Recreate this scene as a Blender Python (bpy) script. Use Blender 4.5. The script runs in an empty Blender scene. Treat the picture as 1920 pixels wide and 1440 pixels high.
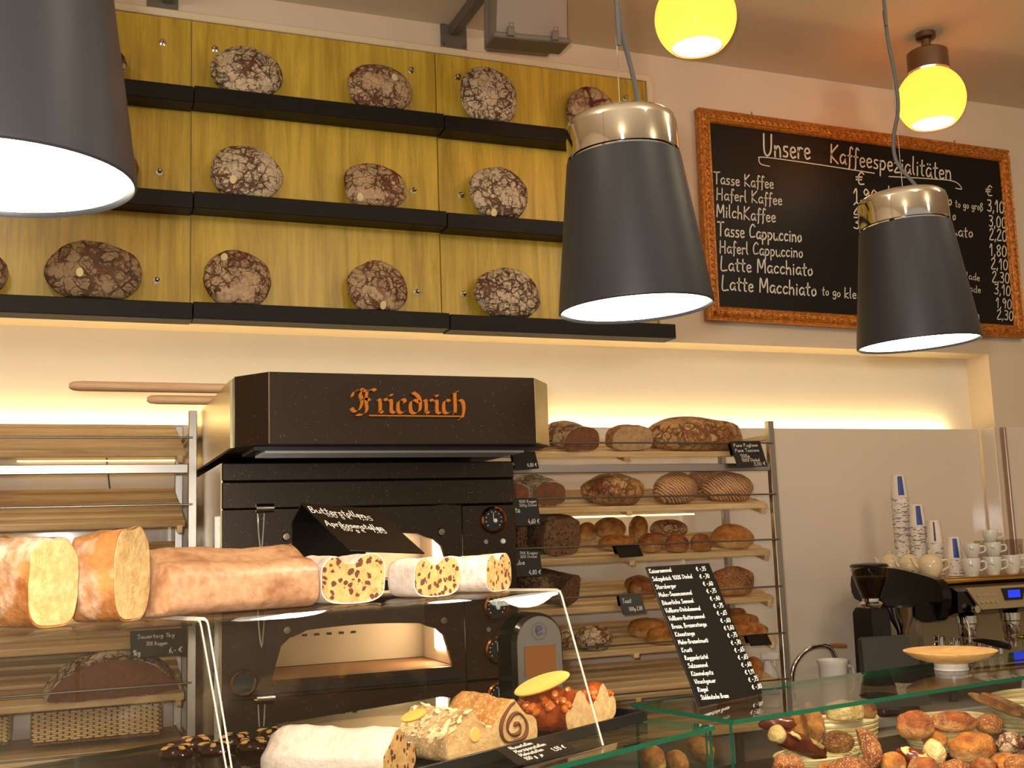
import bpy, math, random
from mathutils import Vector, Matrix, noise, Euler
random.seed(7)
SC = bpy.context.scene
COL = SC.collection
R_ = math.radians

# ---------------------------------------------------------------- camera
CAM = Vector((0, 0, 1.6))
FPX = 2100.0
def cam_axes(yaw, pitch, roll):
    f = Vector((math.sin(yaw)*math.cos(pitch), math.cos(yaw)*math.cos(pitch), math.sin(pitch)))
    r = Vector((math.cos(yaw), -math.sin(yaw), 0)); u = r.cross(f)
    return r*math.cos(roll)+u*math.sin(roll), u*math.cos(roll)-r*math.sin(roll), f
AX, AU, AF = cam_axes(R_(21.9), R_(8.0), R_(-2.0))
cd = bpy.data.cameras.new('camera'); co = bpy.data.objects.new('camera', cd); COL.objects.link(co)
cd.sensor_width = 36; cd.lens = FPX/1920*36; cd.clip_start = .02; cd.clip_end = 60
co.matrix_world = Matrix(((AX.x, AU.x, -AF.x, CAM.x), (AX.y, AU.y, -AF.y, CAM.y), (AX.z, AU.z, -AF.z, CAM.z), (0, 0, 0, 1)))
SC.camera = co

# ---------------------------------------------------------------- view + world
SC.view_settings.view_transform = 'Standard'; SC.view_settings.look = 'None'
SC.view_settings.gamma = 1.0; SC.view_settings.use_curve_mapping = False
SC.view_settings.exposure = 0.38
w = bpy.data.worlds.new('world'); SC.world = w; w.use_nodes = True
w.node_tree.nodes['Background'].inputs[0].default_value = (1.0, .86, .70, 1)
w.node_tree.nodes['Background'].inputs[1].default_value = .34

def lamp(name, kind, loc, power, color, size=.05, rot=None, **kw):
    l = bpy.data.lights.new(name, kind); l.energy = power; l.color = color
    if kind == 'AREA': l.size = size
    else: l.shadow_soft_size = size
    for k, v in kw.items(): setattr(l, k, v)
    o = bpy.data.objects.new(name, l); COL.objects.link(o); o.location = loc
    if rot: o.rotation_euler = rot
    return o
# the photographer's flash, just above and left of the lens
lamp('camera_flash', 'POINT', CAM - AX*.05 + AU*.06 - AF*.02, 118, (1.0, .95, .89), .025)
# added unseen fill lamps below the ceiling, customers' side, for ambient light
for _x, _y in ((-.6, 1.2), (1.6, .2), (3.6, 1.4), (-.8, -1.6), (3.2, -1.4)):
    lamp('ambient_fill_light', 'POINT', (_x, _y, 3.45), 24, (1.0, .84, .64), .14)

# ---------------------------------------------------------------- pixel helpers (place things at their real depth)
def ray(x, y): return AF + AX*((x-960)/FPX) - AU*((y-720)/FPX)
def at(x, y, Y): d = ray(x, y); return CAM + d*(Y/d.y)
def atz(x, y, Z): d = ray(x, y); return CAM + d*((Z-CAM.z)/d.z)
def atd(x, y, D): return CAM + ray(x, y)*D

# ---------------------------------------------------------------- colours and materials
def hexc(h):
    h = h.lstrip('#'); c = [int(h[i:i+2], 16)/255 for i in (0, 2, 4)]
    return tuple((v/12.92 if v <= .04045 else ((v+.055)/1.055)**2.4) for v in c) + (1,)
class NT:
    def __init__(s, name):
        s.m = bpy.data.materials.new(name); s.m.use_nodes = True; s.t = s.m.node_tree
        s.b = s.t.nodes['Principled BSDF']; s.out = s.t.nodes['Material Output']
    def n(s, typ, _p=None, **inp):
        x = s.t.nodes.new(typ)
        for k, v in (_p or {}).items(): setattr(x, k, v)
        for k, v in inp.items():
            k = k.replace('_', ' ')
            tgt = x.inputs[int(k)] if k.isdigit() else x.inputs[k]
            s.set(tgt, v)
        return x
    def set(s, tgt, v):
        if isinstance(v, bpy.types.NodeSocket): s.t.links.new(v, tgt)
        elif isinstance(v, bpy.types.Node): s.t.links.new(v.outputs[0], tgt)
        else: tgt.default_value = v
    def bs(s, **k):
        for a, v in k.items(): s.set(s.b.inputs[a.replace('_', ' ')], v)
        return s
    def co(s, scale=(1, 1, 1), rand=True, rot=(0, 0, 0)):
        tc = s.n('ShaderNodeTexCoord')
        v = tc.outputs['Object']
        if rand:
            oi = s.n('ShaderNodeObjectInfo'); mm = s.n('ShaderNodeMath', {'operation': 'MULTIPLY'}); s.set(mm.inputs[0], oi.outputs['Random']); mm.inputs[1].default_value = 37.3
            a = s.n('ShaderNodeVectorMath', {'operation': 'ADD'}); s.set(a.inputs[0], v); s.set(a.inputs[1], mm.outputs[0]); v = a.outputs[0]
        mp = s.n('ShaderNodeMapping'); s.set(mp.inputs[0], v); mp.inputs['Scale'].default_value = scale; mp.inputs['Rotation'].default_value = rot
        return mp.outputs[0]
    def noise(s, v, scale, detail=4, rough=.55, dist=0):
        x = s.n('ShaderNodeTexNoise', None, Vector=v, Scale=scale, Detail=detail, Roughness=rough, Distortion=dist); return x.outputs[0]
    def ramp(s, f, stops):
        r = s.n('ShaderNodeValToRGB'); s.set(r.inputs[0], f); e = r.color_ramp.elements
        while len(e) < len(stops): e.new(.5)
        for el, (p, c) in zip(e, stops):
            el.position = p; el.color = c if isinstance(c, tuple) else (c, c, c, 1)
        return r.outputs[0]
    def mix(s, f, a, b, mode='MIX'):
        x = s.n('ShaderNodeMix', {'data_type': 'RGBA', 'blend_type': mode})
        s.set(x.inputs[0], f); s.set(x.inputs[6], a); s.set(x.inputs[7], b); return x.outputs[2]
    def math(s, op, a, b=0.0):
        x = s.n('ShaderNodeMath', {'operation': op}); s.set(x.inputs[0], a); s.set(x.inputs[1], b); return x.outputs[0]
    def bump(s, h, strength=.4, dist=.01):
        x = s.n('ShaderNodeBump', None, Strength=strength, Distance=dist, Height=h); s.set(s.b.inputs['Normal'], x.outputs[0]); return s
def plain(name, col, rough=.5, metal=0, **k):
    t = NT(name); t.bs(Base_Color=hexc(col) if isinstance(col, str) else col, Roughness=rough, Metallic=metal, **k); return t.m
M = {}
def wallmat(name, col, bump=.08):
    t = NT(name); v = t.co(rand=False); n = t.noise(v, 3, 3)
    c = hexc(col); t.bs(Base_Color=t.mix(n, tuple(x*.95 for x in c[:3])+(1,), c), Roughness=.85)
    t.bump(t.noise(v, 140, 3), bump, .004); return t.m
M['wall'] = wallmat('cream wall paint', '#d9c8b0')
M['ceiling'] = wallmat('ceiling paint', '#d6c7ab')
M['niche'] = wallmat('niche wall paint', '#efe6d6')
M['trim'] = wallmat('trim paint', '#e0cfae', .03)
def woodmat(name, lo, hi, axis='z', rough=.5, gscale=1., stain=0., knots=False, coat=0., spec=.5, tone=.92):
    t = NT(name)
    st = {'x': (.6, 9, 9), 'y': (9, .6, 9), 'z': (9, 9, .6)}[axis]
    v = t.co(tuple(a*gscale for a in st))
    n1 = t.noise(v, 2.2, 6, .65, .8)
    n2 = t.noise(v, 14, 4, .7)
    f = t.math('ADD', t.math('MULTIPLY', n1, .75), t.math('MULTIPLY', n2, .25))
    c = t.ramp(f, [(.32, hexc(lo)), (.62, hexc(hi))])
    rn = t.n('ShaderNodeObjectInfo').outputs['Random']; c = t.mix(1., c, t.ramp(rn, [(0., tone), (1., 1.)]), 'MULTIPLY')
    if stain:
        v2 = t.co((3, 3, 1.2)); s_ = t.ramp(t.noise(v2, 1.4, 5, .6), [(.48, 0.), (.72, 1.)])
        c = t.mix(t.math('MULTIPLY', s_, stain), c, hexc('#6d5220'))
    t.bs(Base_Color=c, Roughness=rough, Coat_Weight=coat, Coat_Roughness=.3, Specular_IOR_Level=spec)
    t.bump(f, .25, .002); return t.m
M['goldwood'] = woodmat('gold stained boards', '#9c7f20', '#d6b343', 'z', .30, .9, .3)
M['blackshelf'] = woodmat('black stained shelf board', '#0c0a07', '#181410', 'x', .42, .8, spec=.2)
M['slat'] = woodmat('oak slats', '#b0854c', '#eaca96', 'x', .5, .9, tone=.74)
M['peelwood'] = woodmat('beech handle', '#bf8e5e', '#e2c096', 'x', .5, 1.2)
M['plate'] = woodmat('turned wood plate', '#d19a4c', '#ecc183', 'x', .4, 1.5)
M['tagwood'] = woodmat('wooden pick', '#e09a3c', '#f0b45c', 'x', .5, 1.5)
M['handle'] = woodmat('tap handle wood', '#8a4f2a', '#a9683a', 'x', .4, 1)
M['steel'] = plain('brushed steel', '#a9a39a', .32, 1.)
M['steel_side'] = plain('warm brushed side panel', '#b9ab86', .33, 1.)
M['chrome'] = plain('chrome', '#dcd6cf', .06, 1.)
M['darkrod'] = plain('grey steel rod', '#7d766e', .35, 1.)
M['copper'] = plain('copper ring', '#b0713c', .18, 1.)
M['brass'] = plain('brass', '#c79a48', .2, 1.)
M['black'] = plain('satin black plastic', '#0f0f10', .35)
M['glossblack'] = plain('gloss black', '#0a0a0b', .12)
M['rubber'] = plain('black rubber', '#16161a', .6)
M['greybox'] = plain('grey plastic housing', '#8b8177', .5)
M['edgestrip'] = plain('brushed edge strip', '#a98f7e', .3, .3)
M['greysteel'] = plain('grey painted steel', '#716b60', .45, .3)
M['shade'] = plain('matt graphite lampshade', '#28282b', .45, .25)
M['white_in'] = plain('white lamp inside', '#fbf7ef', .6)
M['porcelain'] = plain('white porcelain', '#d8d3c6', .15, 0, Coat_Weight=.4)
M['teapot'] = plain('cream porcelain', '#dccba6', .2, 0, Coat_Weight=.3)
M['paper'] = plain('white paper cup', '#e4dbce', .55)
M['paperblue'] = plain('blue print', '#2a4596', .5)
M['darkprint'] = plain('dark print', '#39354e', .6)
M['cable'] = plain('grey cable', '#4a4744', .5)
M['nickel'] = plain('antique nickel', '#8d7a66', .34, 1.)
M['machinepanel'] = plain('champagne metal panel', '#b09e7a', .38, .4)
M['sticker'] = plain('paper sticker', '#e0cb9f', .7)
M['sheet'] = plain('white plastic', '#dcd6cc', .4)
M['chalk'] = plain('chalk', '#d8d2c4', .9)
M['marker'] = plain('white marker', '#efebe4', .8)
M['copperletters'] = plain('orange enamel letters', '#c9741e', .3, .35)
M['worktop'] = plain('grey worktop', '#9c958c', .35)
M['cabinet'] = plain('cabinet front', '#b8a893', .5)
M['floor'] = plain('floor tiles', '#7c6a56', .5)
M['splash'] = plain('cream back painted glass', '#ddd2c2', .08, 0, Coat_Weight=.6, Coat_Roughness=.03)
M['label'] = plain('blue label', '#2c64b8', .4)
M['yellow'] = plain('yellow petals', '#d9c21e', .6)
def boardmat(name, col, rough):
    t = NT(name); v = t.co((1, 1, 1)); n = t.noise(v, 5, 5, .6)
    c = hexc(col); t.bs(Base_Color=t.mix(n, c, tuple(x*1.6 for x in c[:3])+(1,)), Roughness=rough, Specular_IOR_Level=.28); return t.m
M['chalkboard'] = boardmat('chalkboard face', '#0c0907', .42)
M['slate'] = boardmat('black sign board', '#0d0b09', .33)
def speck(name):
    t = NT(name); v = t.co(rand=False)
    vo = t.n('ShaderNodeTexVoronoi', None, Vector=v, Scale=240.)
    f = t.ramp(vo.outputs['Distance'], [(.10, 1.), (.2, 0.)]); g = t.ramp(t.noise(v, 60, 2), [(.58, 0.), (.66, 1.)])
    k = t.math('MULTIPLY', f, g)
    t.bs(Base_Color=t.mix(k, hexc('#2e200d'), hexc('#d8c9a8')), Roughness=.34, Metallic=.45)
    t.bump(t.noise(v, 260, 2), .12, .002); return t.m
M['enamel'] = speck('black speckled oven enamel')
M['oveninside'] = plain('oven steel lining', '#d6cec2', .5, .1)
M['stone'] = plain('oven baking stone', '#9c7656', .8)
def framemat(name):
    t = NT(name); v = t.co((1, 1, 1), False); n = t.noise(v, 55, 5, .7, 1.2); vo = t.n('ShaderNodeTexVoronoi', None, Vector=v, Scale=60.)
    c = t.ramp(n, [(.35, hexc('#7a4314')), (.55, hexc('#c47826')), (.7, hexc('#d99a42'))])
    t.bs(Base_Color=c, Roughness=.38, Metallic=.25); t.bump(vo.outputs['Distance'], .5, .006); return t.m
M['frame'] = framemat('carved gilt wood frame')
M['frameplain'] = plain('orange brown frame edge', '#a55f1e', .35, .2)
def emit(name, col, s):
    t = NT(name); e = t.n('ShaderNodeEmission', None, Color=hexc(col), Strength=s); t.t.links.new(e.outputs[0], t.out.inputs[0]); return t.m
M['led'] = emit('warm led strip', '#ffdf9a', 20)
M['ledthin'] = emit('thin led strip', '#ffcf72', 5)
M['ovenlight'] = emit('oven lamp glass', '#ffe2b0', 30)
M['lcd'] = emit('blue display', '#2a38d8', 1.2)
M['bulb'] = emit('lamp diffuser', '#fff2da', 9)
def pane(name, tint, ior=1.5, rough=0.):
    t = NT(name); tr = t.n('ShaderNodeBsdfTransparent', None, Color=tint); g = t.n('ShaderNodeBsdfGlossy', None, Roughness=rough)
    bf = t.n('ShaderNodeNewGeometry').outputs['Backfacing']   # a thin pane reflects alike from both sides
    fr = t.n('ShaderNodeFresnel', None, IOR=t.math('ADD', ior, t.math('MULTIPLY', bf, 1/ior-ior))); mx = t.n('ShaderNodeMixShader'); t.set(mx.inputs[0], fr.outputs[0]); t.set(mx.inputs[1], tr.outputs[0]); t.set(mx.inputs[2], g.outputs[0])
    t.t.links.new(mx.outputs[0], t.out.inputs[0]); return t.m
M['glass'] = pane('clear glass', (.93, .96, .94, 1))
M['acrylic'] = pane('clear acrylic', (.97, .965, .95, 1), 1.42)
M['darkglass'] = pane('oven door glass', (.92, .88, .82, 1), 1.35)
M['hopper'] = pane('hopper plastic', (.80, .74, .66, 1), 1.45)
M['glasscup'] = pane('glass cup', (.88, .86, .82, 1), 1.45)
def edge(name, col, em=.35):
    t = NT(name); tr = t.n('ShaderNodeBsdfTransparent', None, Color=hexc(col)); d = t.n('ShaderNodeBsdfPrincipled', None, Base_Color=hexc(col), Roughness=.15)
    mx = t.n('ShaderNodeMixShader', None); mx.inputs[0].default_value = 1-em; t.set(mx.inputs[1], tr.outputs[0]); t.set(mx.inputs[2], d.outputs[0]); t.t.links.new(mx.outputs[0], t.out.inputs[0]); return t.m
M['glassedge'] = edge('green glass edge', '#1c6046', .25)
M['acryledge'] = edge('polished acrylic edge', '#efe7da', .2)
def opal(name):
    t = NT(name); d = t.n('ShaderNodeBsdfTranslucent', None, Color=(1.0, .58, .22, 1)); g = t.n('ShaderNodeBsdfPrincipled', None, Base_Color=hexc('#e8b860'), Roughness=.15)
    mx = t.n('ShaderNodeMixShader'); mx.inputs[0].default_value = .12; t.set(mx.inputs[1], d.outputs[0]); t.set(mx.inputs[2], g.outputs[0]); t.t.links.new(mx.outputs[0], t.out.inputs[0]); return t.m
M['opal'] = opal('amber opal glass')
# breads
def crust(name, dark, mid, flour=None, amt=.5, cs=22, bump=.6, gloss=.6, crack=True, stripes=0, speck=None, pale=None, fs=1.):
    t = NT(name); v = t.co((fs, fs, fs))
    nz = t.n('ShaderNodeTexNoise', None, Vector=v, Scale=14., Detail=5., Roughness=.6); 
    wv = t.n('ShaderNodeVectorMath', {'operation': 'MULTIPLY_ADD'}); t.set(wv.inputs[0], nz.outputs[1]); wv.inputs[1].default_value = (.075,)*3; t.set(wv.inputs[2], v)
    base = t.mix(t.ramp(t.noise(v, 13, 5, .65), [(.35, 0.), (.65, 1.)]), hexc(dark), hexc(mid))
    h = t.noise(v, 30, 5, .6)
    if pale:   # browned crown, paler flank and foot
        gz = t.n('ShaderNodeSeparateXYZ', None, Vector=t.n('ShaderNodeTexCoord').outputs['Generated']).outputs[2]
        gz = t.math('ADD', gz, t.math('MULTIPLY', t.math('SUBTRACT', t.noise(v, 16, 4, .6), .5), .9))
        base = t.mix(t.ramp(gz, [(.12, 1.), (.52, 0.)]), base, hexc(pale)); h = t.math('ADD', h, t.math('MULTIPLY', t.noise(v, 110, 4, .7), .45))
    if flour:
        fm = t.ramp(t.noise(v, 7.5, 4, .6), [(max(0, .62-amt*.55), 0.), (min(1, .80-amt*.55), 1.)])
        if crack:
            vo = t.n('ShaderNodeTexVoronoi', {'feature': 'DISTANCE_TO_EDGE'}, Vector=wv.outputs[0], Scale=float(cs))
            wob = t.math('MULTIPLY', t.math('SUBTRACT', t.noise(v, 11, 4, .65), .47), .55)
            cm = t.ramp(t.math('ADD', vo.outputs['Distance'], wob), [(.02, 0.), (.10, 1.)])
            vo2 = t.n('ShaderNodeTexVoronoi', {'feature': 'DISTANCE_TO_EDGE'}, Vector=wv.outputs[0], Scale=float(cs*2.3))
            cm2 = t.ramp(t.math('ADD', vo2.outputs['Distance'], t.math('MULTIPLY', wob, 1.3)), [(.0, .35), (.08, 1.)])
            fm = t.math('MULTIPLY', t.math('MULTIPLY', fm, cm), cm2)
            h = t.math('ADD', t.math('MULTIPLY', h, .4), t.math('MULTIPLY', t.math('MULTIPLY', cm, cm2), .8))
        fm = t.math('MULTIPLY', fm, t.ramp(t.noise(v, 60, 3, .7), [(.3, .55), (.6, 1.)]))
        if stripes:
            wv2 = t.n('ShaderNodeTexWave', {'wave_type': 'RINGS', 'rings_direction': 'Y'}, Vector=v, Scale=float(stripes), Distortion=5., Detail=2.)
            fm = t.math('MULTIPLY', fm, t.ramp(wv2.outputs['Fac'], [(.45, 0.), (.7, 1.)]))
        base = t.mix(fm, base, hexc(flour))
    if speck:
        sp = t.n('ShaderNodeTexVoronoi', None, Vector=v, Scale=120.)
        base = t.mix(t.ramp(sp.outputs['Distance'], [(.22, .85), (.34, 0.)]), base, hexc(speck))
    t.bs(Base_Color=base, Roughness=gloss); t.bump(h, bump, .012); return t.m
M['c_flour'] = crust('floured cracked rye crust', '#4a2a1a', '#6b4028', '#d2bd9c', 1.0, 30, .9)
M['c_half'] = crust('half floured rye crust', '#45200f', '#74391e', '#c2a47e', .66, 30, .8)
M['c_dark'] = crust('dark rye crust', '#3d2414', '#6a482c', '#9a7f5e', .75, 20, .8)
M['c_stripe'] = crust('split rye crust', '#4a180c', '#6b2a14', '#c2a57c', .66, 11, .8)
M['c_brown'] = crust('brown wheat crust', '#5f2c0e', '#a0602c', '#c79b64', .42, 22, .9, .5, pale='#b27c42')
M['c_gold'] = crust('golden roll crust', '#8a4614', '#c98436', None, 0, 0, .9, .42, pale='#dcae68', fs=2.2)
M['c_mid'] = crust('mid brown roll crust', '#63290b', '#a85f26', '#c79a62', .2, 0, .9, .45, False, pale='#c58a48', fs=2.2)
M['c_seed'] = crust('seeded roll crust', '#66300f', '#a0602a', None, 0, 0, .9, .5, speck='#cfae74', pale='#bb8446', fs=1.6)
M['c_lye'] = crust('lye crust', '#3f130a', '#6e2710', None, 0, 0, .2, .22)
M['c_pale'] = crust('pale split dough', '#bf9250', '#e2c084', None, 0, 0, .7, .5, fs=2.2)
M['c_banneton'] = crust('ringed proofed crust', '#7a4220', '#a86a35', '#cdb087', .62, 0, .5, .6, False, 30)
M['c_grain'] = crust('dark grain crust', '#2f190d', '#5f3c22', '#8a6a47', .5, 40, .8)
M['c_sugar'] = crust('sugared cake crust', '#6e4022', '#8f5c36', '#b98d68', .5, 0, .25, .45, False)
M['c_powder'] = crust('icing sugar crust', '#a48873', '#c9b6a6', '#d9ccc0', .75, 14, .5, .7, False)
M['c_powder2'] = crust('thin icing sugar over crust', '#96582f', '#c4a284', '#dccfc2', .7, 14, .5, .6, False)
M['c_glaze'] = crust('glazed cake crust', '#7c4a24', '#b07c48', '#d9c3ac', .24, 0, .5, .16, False)  # pale patches: sugar, plus flash glare painted into the glaze colour
M['c_glaze2'] = crust('dark glazed nut crust', '#5e2208', '#9a4716', None, 0, 0, .9, .12)
M['c_nut'] = crust('glazed nuts', '#8a3f12', '#b9662a', None, 0, 0, .5, .15)
M['c_crumble'] = crust('sugar crumb crust', '#a06832', '#c89456', None, 0, 0, .9, .55, speck='#e2bd82')
M['c_flakes'] = crust('nutty crust', '#97744c', '#c9ab7c', None, 0, 0, .8, .5, speck='#e0cca4')
def crumb(name, a, b, fruit=None, sc=26., big=.3):
    t = NT(name); v = t.co(); c = t.mix(t.ramp(t.noise(v, 45, 5, .7), [(.35, 0.), (.65, 1.)]), hexc(a), hexc(b)); h = t.noise(v, 90, 4, .7)
    if fruit:
        nn = t.n('ShaderNodeTexNoise', None, Vector=v, Scale=70., Detail=3.); dv_ = t.n('ShaderNodeVectorMath', {'operation': 'MULTIPLY_ADD'}); t.set(dv_.inputs[0], nn.outputs[1]); dv_.inputs[1].default_value = (.014,)*3; t.set(dv_.inputs[2], v)
        vo = t.n('ShaderNodeTexVoronoi', None, Vector=dv_.outputs[0], Scale=sc); f = t.ramp(vo.outputs['Distance'], [(big, 1.), (big+.06, 0.)])
        pick = t.ramp(vo.outputs['Color'], [(.34, 0.), (.36, 1.)]); c = t.mix(t.math('MULTIPLY', f, pick), c, hexc(fruit))
    t.bs(Base_Color=c, Roughness=.8); t.bump(h, .5, .006); return t.m
M['b_yellow'] = crumb('yellow cake crumb', '#b08a50', '#cfaf78')
M['b_stollen'] = crumb('stollen crumb', '#a67c42', '#c49e64', '#552a10', 80., .38)
M['b_marzipan'] = crumb('pale cake crumb', '#ab8450', '#c8a873')
M['b_rye'] = crumb('rye crumb', '#6a3f22', '#83532f')
M['b_wheat'] = crumb('wheat crumb', '#a78256', '#c3a073')
M['b_grain'] = crumb('grain bread crumb', '#5a3a22', '#7d5836', '#3a2413', 70., .3)
M['poppy'] = plain('poppy seed filling', '#5b3014', .8)
M['marzipan'] = plain('marzipan core', '#d8ab5c', .5)
M['almond'] = plain('blanched almond', '#dba766', .45)
M['flake'] = plain('almond flake', '#dcc396', .6)
M['choc'] = plain('chocolate glaze', '#2a0f08', .12)
def wicker(name, a, b, sc=160.):
    t = NT(name); v = t.co(rand=False); w1 = t.n('ShaderNodeTexWave', {'wave_type': 'BANDS', 'bands_direction': 'Z'}, Vector=v, Scale=sc/3.2)
    c = t.mix(w1.outputs['Fac'], hexc(a), hexc(b)); t.bs(Base_Color=c, Roughness=.6); return t.m
M['cane'] = woodmat('pale cane', '#c9a873', '#e6d0a0', 'x', .5, 1.5)
M['beans'] = crust('coffee beans', '#140907', '#3a1f12', None, 0, 0, 1., .3)
M['wickerdark'] = plain('brown wicker', '#6b4522', .5)
# ---------------------------------------------------------------- mesh builder
def rotz(a): return Matrix.Rotation(a, 4, 'Z')
def TR(loc=(0, 0, 0), rz=0., rx=0., ry=0.):
    return Matrix.Translation(Vector(loc)) @ rotz(rz) @ Matrix.Rotation(ry, 4, 'Y') @ Matrix.Rotation(rx, 4, 'X')
class MB:
    def __init__(s): s.v = []; s.f = []; s.m = []; s.cur = 0; s.X = None
    def mat(s, i): s.cur = i; return s
    def add(s, vs, fs, X=None):
        o = len(s.v); X = X or s.X
        s.v += [tuple(X @ Vector(p)) for p in vs] if X else [tuple(p) for p in vs]
        for f in fs: s.f.append([i+o for i in f]); s.m.append(s.cur)
        return s
    def box(s, c, d, b=0., X=None):
        hx, hy, hz = (d[0]/2, d[1]/2, d[2]/2); cx, cy, cz = c
        if b <= 0:
            vs = [(cx+i*hx, cy+j*hy, cz+k*hz) for i in (-1, 1) for j in (-1, 1) for k in (-1, 1)]
            fs = [(0, 1, 3, 2), (4, 6, 7, 5), (0, 4, 5, 1), (2, 3, 7, 6), (0, 2, 6, 4), (1, 5, 7, 3)]
            return s.add(vs, fs, X)
        b = min(b, hx*.9, hy*.9, hz*.9); vs = []; ix = {}
        for i in (-1, 1):
            for j in (-1, 1):
                for k in (-1, 1):
                    for a in range(3):
                        e = [hx-b, hy-b, hz-b]; e[a] += b
                        ix[i, j, k, a] = len(vs); vs.append((cx+i*e[0], cy+j*e[1], cz+k*e[2]))
        fs = []
        for i in (-1, 1):
            q = [ix[i, -1, -1, 0], ix[i, 1, -1, 0], ix[i, 1, 1, 0], ix[i, -1, 1, 0]]; fs.append(q if i > 0 else q[::-1])
            q = [ix[-1, i, -1, 1], ix[-1, i, 1, 1], ix[1, i, 1, 1], ix[1, i, -1, 1]]; fs.append(q if i > 0 else q[::-1])
            q = [ix[-1, -1, i, 2], ix[1, -1, i, 2], ix[1, 1, i, 2], ix[-1, 1, i, 2]]; fs.append(q if i > 0 else q[::-1])
        for i in (-1, 1):
            for j in (-1, 1):
                q = [ix[i, j, -1, 0], ix[i, j, -1, 1], ix[i, j, 1, 1], ix[i, j, 1, 0]]; fs.append(q if i*j > 0 else q[::-1])
                q = [ix[i, -1, j, 2], ix[i, -1, j, 0], ix[i, 1, j, 0], ix[i, 1, j, 2]]; fs.append(q if i*j < 0 else q[::-1])
                q = [ix[-1, i, j, 1], ix[-1, i, j, 2], ix[1, i, j, 2], ix[1, i, j, 1]]; fs.append(q if i*j > 0 else q[::-1])
        for i in (-1, 1):
            for j in (-1, 1):
                for k in (-1, 1):
                    q = [ix[i, j, k, 0], ix[i, j, k, 1], ix[i, j, k, 2]]; fs.append(q if i*j*k > 0 else q[::-1])
        return s.add(vs, fs, X)
    def lathe(s, prof, n=24, X=None, sx=1., sy=1.):
        vs = []; rows = []
        for r, z in prof:
            if r < 1e-6: rows.append([len(vs)]); vs.append((0, 0, z))
            else:
                rows.append(list(range(len(vs), len(vs)+n)))
                vs += [(r*sx*math.cos(2*math.pi*k/n), r*sy*math.sin(2*math.pi*k/n), z) for k in range(n)]
        fs = []
        for a, b in zip(rows, rows[1:]):
            for k in range(n):
                k2 = (k+1) % n
                if len(a) == 1 and len(b) == 1: continue
                if len(a) == 1: fs.append((a[0], b[k2], b[k]))
                elif len(b) == 1: fs.append((a[k], a[k2], b[0]))
                else: fs.append((a[k], a[k2], b[k2], b[k]))
        return s.add(vs, fs, X)
    def cyl(s, p, q, r, n=12, r2=None, X=None):
        return s.tube([p, q], [r, r if r2 is None else r2], n, X)
    def tube(s, pts, r, n=8, X=None, closed=False, sq=1.):
        pts = [Vector(p) for p in pts]; m = len(pts); rr = r if isinstance(r, (list, tuple)) else [r]*m
        tan = []
        for i in range(m):
            a = pts[(i-1) % m] if (closed or i > 0) else pts[0]; b = pts[(i+1) % m] if (closed or i < m-1) else pts[-1]
            t = (b-a); tan.append(t.normalized() if t.length > 1e-9 else Vector((0, 0, 1)))
        up = Vector((0, 0, 1)) if abs(tan[0].z) < .9 else Vector((1, 0, 0))
        nx = (up - tan[0]*up.dot(tan[0])).normalized(); vs = []
        for i in range(m):
            nx = (nx - tan[i]*nx.dot(tan[i])).normalized(); ny = tan[i].cross(nx)
            for k in range(n):
                a = 2*math.pi*(k+.5)/n; vs.append(pts[i] + nx*math.cos(a)*rr[i]*sq + ny*math.sin(a)*rr[i])
        fs = []
        for i in range(m if closed else m-1):
            j = (i+1) % m
            for k in range(n):
                k2 = (k+1) % n; fs.append((i*n+k, i*n+k2, j*n+k2, j*n+k))
        if not closed: fs.append(tuple(range(n-1, -1, -1))); fs.append(tuple((m-1)*n+k for k in range(n)))
        return s.add(vs, fs, X)
    def loft(s, rings, cap0=True, cap1=True, X=None):
        n = len(rings[0]); vs = [p for r in rings for p in r]; fs = []
        for i in range(len(rings)-1):
            for k in range(n):
                k2 = (k+1) % n; fs.append((i*n+k, i*n+k2, (i+1)*n+k2, (i+1)*n+k))
        if cap0: fs.append(tuple(range(n-1, -1, -1)))
        if cap1: fs.append(tuple((len(rings)-1)*n+k for k in range(n)))
        return s.add(vs, fs, X)
    def prism(s, poly, z0, z1, X=None):
        n = len(poly); return s.loft([[(x, y, z0) for x, y in poly], [(x, y, z1) for x, y in poly]], X=X)
    def sheet(s, path, w0, w1, t, X=None):
        """bent sheet: path in (y,z), extruded along x from w0 to w1, thickness t"""
        pts = [Vector((0, p[0], p[1])) for p in path]; nrm = []
        for i in range(len(pts)):
            a = pts[max(i-1, 0)]; b = pts[min(i+1, len(pts)-1)]; d = (b-a).normalized(); nrm.append(Vector((0, -d.z, d.y)))
        out = [pts[i]+nrm[i]*t/2 for i in range(len(pts))] + [pts[i]-nrm[i]*t/2 for i in range(len(pts)-1, -1, -1)]
        return s.loft([[(w0, p.y, p.z) for p in out], [(w1, p.y, p.z) for p in out]], X=X)
    def build(s, name, mats, parent=None, loc=(0, 0, 0), rot=(0, 0, 0), smooth=40, kind=None):
        me = bpy.data.meshes.new(name); me.from_pydata(s.v, [], s.f); 
        for mm in (mats if isinstance(mats, (list, tuple)) else [mats]): me.materials.append(M[mm] if isinstance(mm, str) else mm)
        me.polygons.foreach_set('material_index', s.m); me.update()
        if smooth: me.shade_smooth(); me.set_sharp_from_angle(angle=R_(smooth))
        o = bpy.data.objects.new(name, me); COL.objects.link(o); o.location = loc; o.rotation_euler = rot
        if parent: o.parent = parent
        if kind: o['kind'] = kind
        return o
def tag(o, label=None, cat=None, group=None, kind=None):
    if label: o['label'] = label
    if cat: o['category'] = cat
    if group: o['group'] = group
    if kind: o['kind'] = kind
    return o
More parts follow.
